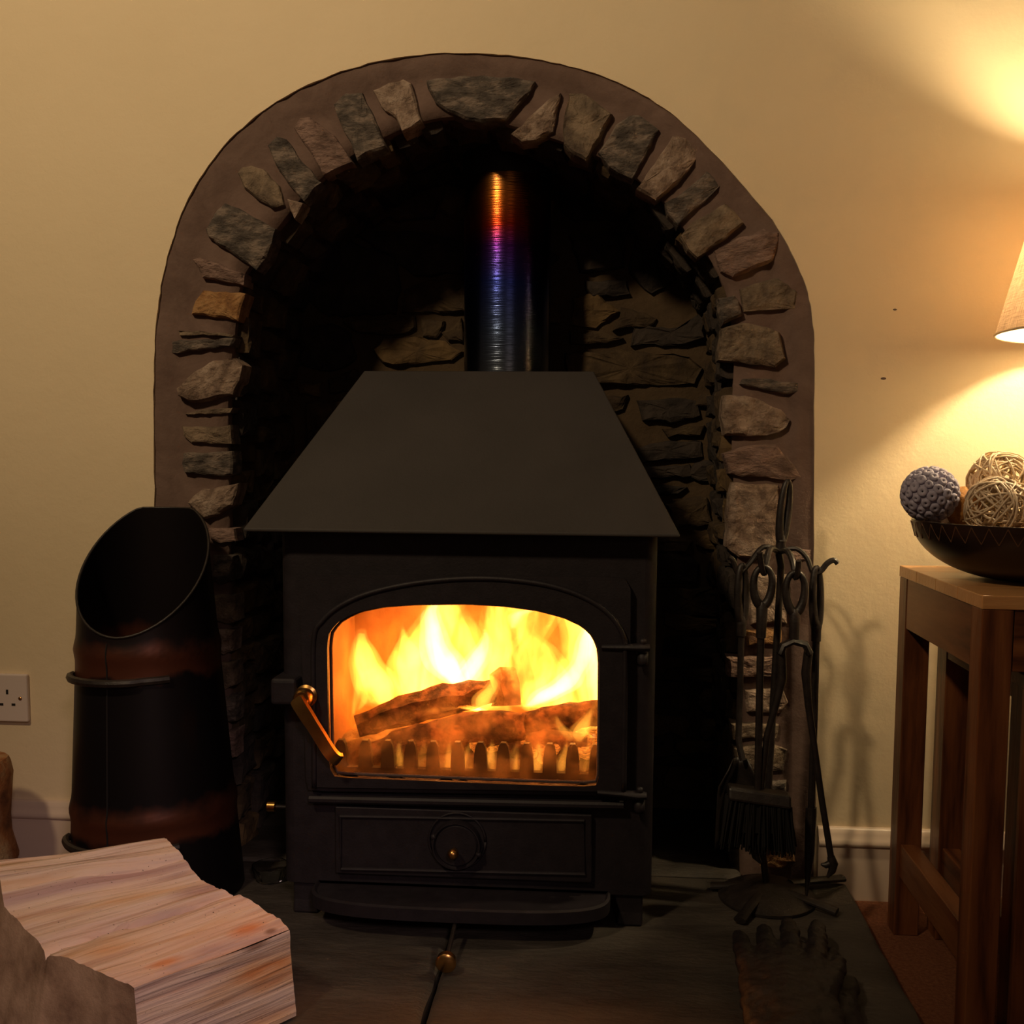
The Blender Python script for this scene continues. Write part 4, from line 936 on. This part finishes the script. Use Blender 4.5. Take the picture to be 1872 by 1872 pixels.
def loop_handle(name, parent, x0, y0, x1, y1, wpx, Y, yaw=0, hole=.62, m=M['tool']):
    """drop-shaped forged ring: top (x0,y0), bottom (x1,y1), half width in px at its widest"""
    a, b = PY(x0,y0,Y), PY(x1,y1,Y); s_ = (Y-CAM.y)/F_PX; w_ = wpx*s_; ax_ = (b-a); sd_ = Vector((math.cos(yaw), math.sin(yaw), 0))
    k = MB(); pts = []; rr_ = []
    for i in range(29):
        t = i/28; ang_ = t*2*math.pi; u = (1-math.cos(ang_))/2      # u: 0 top .. 1 at junction
        wd = math.sin(ang_)*w_*(1.0-.25*u) if True else 0
        pts.append(a+ax_*(u*hole)+sd_*wd); rr_.append(.0046+.0028*u)
    k.tube(pts, rr_, 8, caps=True)
    k.tube([a+ax_*(hole*.9), a+ax_*(hole), a+ax_*.85, b], [.006,.0088,.0078,.0074], 10)
    return k.build(name, m, parent, smooth='auto', angle=60)
loop_handle('lifting_loop', sd, 1440, 880, 1426, 1008, 10, TY, .5, .85)
def hook(pts, name='hook'):
    MB().tube([PY(x,y,Y) for x,y,Y in smooth_poly(pts,4)], .0052, 8, flat=.8).build(name, M['tool'], sd, smooth='auto')
hook([(1424,1008,TY),(1395,1000,TY-.01),(1370,1030,TY-.015),(1352,1048,TY-.02),(1345,1040,TY-.02),(1340,1024,TY-.02),(1332,1018,TY-.02)])
hook([(1424,1008,TY),(1455,1003,TY-.01),(1475,1020,TY-.015),(1486,1046,TY-.02),(1500,1044,TY-.02),(1512,1030,TY-.02),(1524,1024,TY-.02),(1531,1030,TY-.02)])
hook([(1424,1010,TY),(1408,1003,TY-.03),(1400,1030,TY-.055),(1397,1048,TY-.065),(1393,1040,TY-.07),(1389,1010,TY-.075)])
hook([(1424,1010,TY),(1440,1008,TY-.03),(1450,1030,TY-.055),(1454,1055,TY-.065),(1458,1050,TY-.07),(1460,1025,TY-.075)])
# shovel
Ys = TY-.02
sh = thing('coal_shovel', 'black fire shovel hanging leftmost on the tool stand', 'shovel', PY(1357,1035,Ys))
loop_handle('handle', sh, 1357, 1033, 1355, 1162, 11, Ys, .6, .8)
MB().tube([PY(x,y,Y) for x,y,Y in ((1355,1160,Ys),(1353,1260,Ys),(1350,1350,Ys),(1353,1370,Ys-.006),(1358,1390,Ys-.010))], .005, 10).build('shaft', M['tool'], sh, smooth='auto')
k = MB(); rr = []
for i in range(11):
    t = i/10; yy = 1385+t*160; hw = (14+26*min(1,t*3.2)) ; row = []
    for j in range(13):
        s_ = j/6-1; c = PY(1352+2*t-10*t+s_*hw, yy, Ys+.004); row.append((c.x, c.y-.016*abs(s_)**3*(1 if t>.05 else .5)+(.006*(1-abs(s_))), c.z))
    rr.append(row)
k.loft(rr, closed=False, caps=False); o = k.build('blade', M['tool'], sh, smooth=True); md = o.modifiers.new('solid','SOLIDIFY'); md.thickness = .002
# brush
Yb = TY-.066
br = thing('hearth_brush', 'black hearth brush hanging on the front left hook of the tool stand', 'brush', PY(1394,1040,Yb))
loop_handle('handle', br, 1396, 1036, 1391, 1166, 19, Yb, 0, .55)
MB().tube([PY(1391,1160,Yb), PY(1388,1300,Yb), PY(1385,1446,Yb)], .0056, 10).build('shaft', M['tool'], br, smooth='auto')
ca, cb_ = PY(1330,1445,Yb), PY(1444,1462,Yb)
def bar(k, a, b, r1, r2, hz):
    k.loft([[(p.x-(0), p.y-r1, p.z-hz),(p.x,p.y+r1,p.z-hz),(p.x,p.y+r1*.7,p.z+hz),(p.x,p.y-r1*.7,p.z+hz)] for p in (a, b)])
k = MB(); bar(k, ca, cb_, .02, .02, .0095); k.build('head', M['tool'], br, bevel=.004)
k = MB(); rb2 = random.Random(5)
for i in range(260):
    t = rb2.random(); p = ca.lerp(cb_, t); y_ = p.y+rb2.uniform(-.016,.016); sp_ = (t-.5)*.02; ln = rb2.uniform(.066,.082)
    k.tube([(p.x,y_,p.z-.008),(p.x+sp_+rb2.uniform(-.004,.004),y_+rb2.uniform(-.005,.005),p.z-.008-ln)], [.0022,.0012], 4)
k.box(ca.x+.004, cb_.x-.004, ca.y-.012, ca.y+.012, min(ca.z,cb_.z)-.05, min(ca.z,cb_.z)-.004)
bo = k.build('bristles', M['bristle'], br); bo['kind'] = 'stuff'
# tongs
Yt = TY-.066
tg = thing('fire_tongs', 'black fire tongs with splayed legs hanging on the front right hook of the tool stand', 'tongs', PY(1455,1050,Yt))
loop_handle('handle', tg, 1455, 1046, 1452, 1170, 19, Yt, 0, .6)
MB().tube([PY(x,y,Yt) for x,y in ((1426,1195),(1432,1180),(1450,1172),(1472,1178),(1480,1195))], .006, 8, flat=1.6, up=(0,1,0)).build('spring', M['tool'], tg, smooth='auto')
def claw(k, px_, py_, s_, Y):
    k.tube([PY(x,y,Y) for x,y in ((px_,py_),(px_+4*s_,py_+14),(px_+2*s_,py_+26),(px_-7*s_,py_+38))], [.006,.008,.006,.002], 8)
    k.tube([PY(x,y,Y) for x,y in ((px_,py_+12),(px_-10*s_,py_+16),(px_-18*s_,py_+14))], [.006,.005,.002], 8)
k = MB(); k.tube([PY(x,y,Yt+.004) for x,y in ((1428,1190),(1430,1240),(1418,1290),(1402,1345),(1396,1400),(1388,1470),(1384,1540))], [.007,.007,.0055,.005,.005,.005,.005], 10)
claw(k, 1384, 1540, -1, Yt+.004); k.build('leg', M['tool'], tg, smooth='auto', angle=60)
k = MB(); k.tube([PY(x,y,Yt+.004) for x,y in ((1478,1190),(1473,1230),(1478,1290),(1488,1360),(1502,1460),(1519,1566))], [.007,.007,.0055,.005,.005,.005], 10)
claw(k, 1519, 1566, 1, Yt+.004); k.build('leg', M['tool'], tg, smooth='auto', angle=60)
# poker
Yp = TY-.022
pk = thing('fire_poker', 'long black poker hanging rightmost on the tool stand', 'poker', PY(1493,1045,Yp))
loop_handle('handle', pk, 1493, 1038, 1492, 1172, 11, Yp, .6, .8)
MB().tube([PY(x,y,Yp) for x,y in ((1492,1168),(1489,1300),(1483,1480))], .0056, 10).build('shaft', M['tool'], pk, smooth='auto')
MB().tube([PY(x,y,Yp) for x,y in ((1483,1476),(1483,1484),(1480,1560),(1474,1640))], [.0085,.009,.008,.002], 8).build('point', M['tool'], pk, smooth='auto')

# ------------------------------------------------------------ leather gloves
def glove(name, label, tips, palm, thumb, z0, seed):
    k = MB()
    for pts in tips:
        q = [PZ(x, y, z0+dz) for x, y, dz, r_ in pts]; rr_ = [r_ for *_, r_ in pts]
        q = [q[0]+(q[0]-q[1]).normalized()*rr_[0]*.9]+q; k.tube(q, [rr_[0]*.45]+rr_, 12, flat=.8)
    q = [PZ(x, y, z0) for x, y, r_ in palm]; k.tube(q, [r_ for *_, r_ in palm], 20, flat=.30)
    q = [PZ(x, y, z0) for x, y, r_ in thumb]; k.tube(q, [r_ for *_, r_ in thumb], 12, flat=.8)
    o = k.build(name, M['leather'], None, smooth=True)
    rm = o.modifiers.new('remesh','REMESH'); rm.mode = 'VOXEL'; rm.voxel_size = .003; rm.use_smooth_shade = True
    s_ = o.modifiers.new('smooth','SMOOTH'); s_.factor = .6; s_.iterations = 5
    for sc_, st_ in ((.03,.009),(.012,.003)):
        tx_ = bpy.data.textures.new('wrinkle','CLOUDS'); tx_.noise_scale = sc_
        d_ = o.modifiers.new('wrinkle','DISPLACE'); d_.texture = tx_; d_.strength = st_; d_.mid_level = .55
    return tag(o, label, 'glove')
Z1, Z2 = HZ+.046, HZ+.019
glove('leather_glove', 'black leather gauntlet glove lying on top, fingers pointing at the stove tools',
 [[(1352,1712,-.01,.012),(1358,1738,0,.0145),(1378,1790,0,.017)],[(1396,1700,-.012,.0125),(1402,1730,0,.015),(1412,1790,0,.018)],[(1442,1690,-.012,.013),(1446,1722,0,.0155),(1452,1790,0,.018)],[(1494,1692,-.012,.0125),(1494,1722,0,.015),(1490,1790,0,.018)]],
 [(1430,1748,.040),(1433,1765,.055),(1438,1800,.062),(1448,1850,.060),(1455,1900,.060),(1462,1960,.066),(1470,2030,.070),(1474,2050,.060)], [(1536,1752,.010),(1530,1775,.014),(1500,1830,.018)], Z1, 1)
glove('leather_glove', 'black leather gauntlet glove underneath the other one, showing along its right edge',
 [[(1400,1740,0,.012),(1410,1800,0,.015)],[(1440,1730,0,.012),(1450,1800,0,.015)],[(1485,1735,0,.013),(1488,1800,0,.016)],[(1520,1745,0,.012),(1514,1800,0,.015)]],
 [(1468,1765,.045),(1474,1800,.058),(1490,1860,.058),(1508,1930,.062),(1525,2000,.066),(1535,2050,.06)], [(1554,1790,.010),(1552,1815,.013),(1540,1870,.018)], Z2, 2)

# ------------------------------------------------------------ nest of tables
TX0, TYb, TYf, TZ = .447, -.10, -.455, .577
def table(name, label, x0, x1, yf, yb, zt__, leg, topm, ap_h, group=None):
    t = thing(name, label, 'table', ((x0+x1)/2,(yf+yb)/2,0))
    tt = .017
    nb = 4; yy = [yf+(yb-yf)*i/nb for i in range(nb+1)]
    for i in range(nb): MB().box(x0, x1, yy[i]+.0003, yy[i+1]-.0003, zt__-tt, zt__).build('top_board', topm, t, bevel=.0012)
    for lx_ in (x0, x1-leg):
        for ly in (yf, yb-leg): MB().box(lx_+.001, lx_+leg-.001, ly+.001, ly+leg-.001, 0, zt__-tt).build('leg', M['tw_z'], t, bevel=.0015)
    z1_ = zt__-tt; z0_ = z1_-ap_h
    MB().box(x0+leg, x1-leg, yf+.003, yf+.022, z0_, z1_).build('apron', M['tw_x'], t, bevel=.001)
    MB().box(x0+leg, x1-leg, yb-.022, yb-.003, z0_, z1_).build('apron', M['tw_x'], t, bevel=.001)
    for xx in (x0+.002, x1-.022):
        MB().box(xx, xx+.020, yf+leg, yb-leg, z0_, z1_).build('apron', M['tw_y'], t, bevel=.001)
        MB().box(xx+.004, xx+.030, yf+leg, yb-leg, .095, .147).build('stretcher', M['tw_y'], t, bevel=.0015)
    return t
table('side_table', 'dark wooden side table carrying the bowl and the lamp', TX0, TX0+.56, TYf, TYb, TZ, .0395, M['tw_top'], .076)
table('nested_table', 'smaller wooden table tucked under the side table', TX0+.060, TX0+.50, TYf+.012, TYb-.004, .478, .046, M['tw_x'], .02)

# bowl with its contents
bc = Vector((.577,-.275,TZ))
bw = thing('decorative_bowl', 'wide dark bowl with zigzag lacing below its rim, on the side table', 'bowl', bc)
prof = []; R_, H_ = .159, .080
for i in range(17): t = i/16; prof.append((.035+(R_-.035)*math.sin(t*math.pi/2)**.95 if t else .0001, H_*(1-math.cos(t*math.pi/2))**.92))
prof = [(.0001,0),(.030,.0005)]+[(r_, z_) for r_, z_ in prof[1:]]
inn_ = [(max(r_-.004,.0001), z_+.004 if i < len(prof)-1 else z_) for i, (r_, z_) in enumerate(prof)][::-1]
MB().lathe(prof+inn_, tuple(bc), 64).build('shell', M['bowl'], bw, smooth='auto', angle=60)
k = MB(); nzg = 44
def br_(z_):
    for (r0,z0),(r1,z1) in zip(prof, prof[1:]):
        if z0 <= z_ <= z1+1e-9: return r0+(r1-r0)*(z_-z0)/max(z1-z0,1e-9)
    return R_
pts = []
for i in range(2*nzg+1):
    zz = H_-.003 if i % 2 == 0 else H_-.024; a = math.pi*i/nzg; pts.append((bc.x+(br_(zz)+.0008)*math.cos(a), bc.y+(br_(zz)+.0008)*math.sin(a), bc.z+zz))
for a, b in zip(pts, pts[1:]): k.tube([a, b], .0008, 4)
k.build('lacing', M['thread'], bw)
k = MB(); rp_ = random.Random(9)
for i in range(260):
    a = rp_.uniform(0,6.28); r_ = .135*math.sqrt(rp_.random()); z_ = TZ+.064+rp_.uniform(0,.018)
    k.blob((bc.x+r_*math.cos(a), bc.y+r_*math.sin(a), z_), rp_.uniform(.004,.009), 3, (1,.5+rp_.random(),.4))
k.lathe([(.0001,.045),(.135,.052),(.0001,.055)], tuple(bc), 20)
tag(k.build('potpourri', M['potpourri']), 'loose dried potpourri filling the dark bowl', 'potpourri', kind='stuff')
# lilac ball of seed discs
lc = PY(1700,904,-.26); lr = .0378
lb_ = thing('seed_ball', 'lilac grey ball covered in round seed discs at the left of the bowl', 'decorative ball', lc)
MB().blob((lc.x,lc.y,lc.z), lr*.93, 14).build('core', M['lilac'], lb_, smooth=True)
dm = bpy.data.meshes.new('seed_disc')
k = MB().lathe([(.0001,.0008),(.0010,.0006),(.0014,.0030),(.0034,.0036),(.0052,.0022),(.0058,0),(.0052,-.002)], (0,0,0), 14)
proto = k.build('seed_disc', M['lilac'], None, smooth=True); proto.data.materials.append(M['black'])
for p in proto.data.polygons:
    if p.center.xy.length < .0011: p.material_index = 1
nd = 96; first = True
for i in range(nd):
    zf = 1-2*(i+.5)/nd; a = i*2.39996; r_ = math.sqrt(1-zf*zf); d = Vector((r_*math.cos(a), r_*math.sin(a), zf))
    o = proto if first else proto.copy()
    if not first: COL.objects.link(o)
    first = False; o.parent = lb_; o.location = d*lr*.95; o.rotation_euler = d.to_track_quat('Z','Y').to_euler(); s_ = rs.uniform(.98,1.36); o.scale = (s_,s_,1)
def cane_ball(name, label, c, r, n, m, seed, rad=.0011):
    rg = random.Random(seed); k = MB()
    for i in range(n):
        ax_ = Vector((rg.gauss(0,1),rg.gauss(0,1),rg.gauss(0,1))).normalized(); u = ax_.orthogonal().normalized(); v = ax_.cross(u); h = rg.uniform(-.45,.45); q_ = math.sqrt(1-h*h); rj = r*rg.uniform(.86,1.0)
        k.tube([Vector(c)+(ax_*h+(u*math.cos(t)+v*math.sin(t))*q_)*rj*(1+.03*math.sin(3*t+i)) for t in [2*math.pi*j/22 for j in range(23)]], rad*rg.uniform(.7,1.3), 5, caps=False)
    return tag(k.build(name, m, None, smooth=True), label, 'decorative ball')
cane_ball('cane_ball', 'grey brown woven cane ball in front, resting on the bowl rim', PY(1822,930,-.30), .0425, 34, M['cane2'], 4, .0014)
cane_ball('cane_ball', 'pale openwork cane ball standing highest in the bowl', PY(1827,880,-.235), .0430, 42, M['cane'], 8, .0015)
k = MB(); bc2 = PY(1760,925,-.255); k.blob(tuple(bc2), .025, 10)
k.v = [tuple(Vector(v)+Vector((N3(v,120,1),N3(v,120,2),N3(v,120,3)))*.006) for v in k.v]
tag(k.build('fibre_ball', M['amber'], None, smooth=True), 'small amber fibre ball between the lilac ball and the cane balls', 'decorative ball')

# ------------------------------------------------------------ table lamp
LX, LY = .703, -.175
lp = thing('table_lamp', 'table lamp with tapered linen shade standing at the right of the side table', 'lamp', (LX,LY,TZ))
zb0, zt0_ = .925, 1.165
lm = bpy.data.materials.new('linen_shade'); lm.use_nodes = True; nt = lm.node_tree; nt.nodes.clear(); L = nt.links
out = nt.nodes.new('ShaderNodeOutputMaterial'); d1 = nt.nodes.new('ShaderNodeBsdfDiffuse'); t1_ = nt.nodes.new('ShaderNodeBsdfTranslucent'); mx = nt.nodes.new('ShaderNodeMixShader'); mx.inputs[0].default_value = .45
tc = nt.nodes.new('ShaderNodeTexCoord')
def thread(st):
    mp = nt.nodes.new('ShaderNodeMapping'); mp.inputs['Scale'].default_value = st; L.new(tc.outputs['UV'], mp.inputs[0]); n_ = nt.nodes.new('ShaderNodeTexNoise'); n_.inputs['Scale'].default_value = 1; n_.inputs['Detail'].default_value = 3; L.new(mp.outputs[0], n_.inputs[0]); return n_
ta, tb = thread((25,190,1)), thread((420,12,1)); ad = nt.nodes.new('ShaderNodeMath'); ad.operation = 'ADD'; L.new(ta.outputs[0], ad.inputs[0]); L.new(tb.outputs[0], ad.inputs[1])
r = nt.nodes.new('ShaderNodeValToRGB'); hf = nt.nodes.new('ShaderNodeMath'); hf.operation = 'MULTIPLY'; hf.inputs[1].default_value = .5; L.new(ad.outputs[0], hf.inputs[0]); L.new(hf.outputs[0], r.inputs[0])
r.color_ramp.elements[0].position = .38; r.color_ramp.elements[0].color = (.52,.37,.26,1); r.color_ramp.elements[1].position = .62; r.color_ramp.elements[1].color = (.90,.74,.58,1)
L.new(r.outputs[0], d1.inputs[0]); L.new(r.outputs[0], t1_.inputs[0]); L.new(d1.outputs[0], mx.inputs[1]); L.new(t1_.outputs[0], mx.inputs[2]); L.new(mx.outputs[0], out.inputs[0])
n = 64; me = bpy.data.meshes.new('lamp_shade'); vs = []; fs = []; rows = 10; rb0, rt0 = .146, .086
for i in range(rows+1):
    t = i/rows; 
    for j in range(n+1): a = 2*math.pi*j/n; rr_ = rb0+(rt0-rb0)*t; vs.append((LX+rr_*math.cos(a), LY+rr_*math.sin(a), zb0+(zt0_-zb0)*t))
for i in range(rows):
    for j in range(n): q_ = i*(n+1)+j; fs.append((q_, q_+1, q_+n+2, q_+n+1))
me.from_pydata(vs, [], fs); uv = me.uv_layers.new(name='UV')
for p in me.polygons:
    p.use_smooth = True
    for li in p.loop_indices: v = me.loops[li].vertex_index; uv.data[li].uv = ((v % (n+1))/n, (v//(n+1))/rows)
me.materials.append(lm); so = bpy.data.objects.new('lamp_shade', me); COL.objects.link(so); par(so, lp)
lc_ = bpy.data.materials.new('shade_lining'); lc_.use_nodes = True; ln = lc_.node_tree; bb = ln.nodes['Principled BSDF']; bb.inputs['Base Color'].default_value = (.85,.80,.70,1); bb.inputs['Roughness'].default_value = .9
tb_ = ln.nodes.new('ShaderNodeBsdfTranslucent'); tb_.inputs[0].default_value = (.9,.80,.66,1); mm = ln.nodes.new('ShaderNodeMixShader'); mm.inputs[0].default_value = .25
ln.links.new(bb.outputs[0], mm.inputs[1]); ln.links.new(tb_.outputs[0], mm.inputs[2]); ln.links.new(mm.outputs[0], ln.nodes['Material Output'].inputs[0])
MB().loft([[(LX+(rb0+(rt0-rb0)*t-.0015)*math.cos(2*math.pi*j/64), LY+(rb0+(rt0-rb0)*t-.0015)*math.sin(2*math.pi*j/64), zb0+(zt0_-zb0)*t) for j in range(64)] for t in (0,.25,.5,.75,1)], caps=False).build('shade_lining', lc_, lp, smooth=True)
for rr_, zz in ((rb0, zb0), (rt0, zt0_)):
    MB().tube([(LX+rr_*math.cos(2*math.pi*j/48), LY+rr_*math.sin(2*math.pi*j/48), zz) for j in range(49)], .0018, 6, caps=False).build('shade_rim', M['cane'], lp, smooth=True)
MB().lathe([(.0001,0),(.065,0),(.066,.012),(.03,.022),(.018,.05),(.030,.10),(.040,.16),(.030,.23),(.014,.29),(.010,.34),(.010,.40),(.015,.405),(.015,.435),(.0001,.436)], (LX,LY,TZ), 40).build('lamp_base', M['tw_z'], lp, smooth='auto', angle=50)
bm_ = bpy.data.materials.new('lit_bulb'); bm_.use_nodes = True; b = bm_.node_tree.nodes['Principled BSDF']; b.inputs['Emission Color'].default_value = (1,.75,.42,1); b.inputs['Emission Strength'].default_value = 540
bu = MB().blob((LX,LY,1.075), .026, 12).build('bulb', bm_, lp, smooth=True); bu.visible_shadow = True
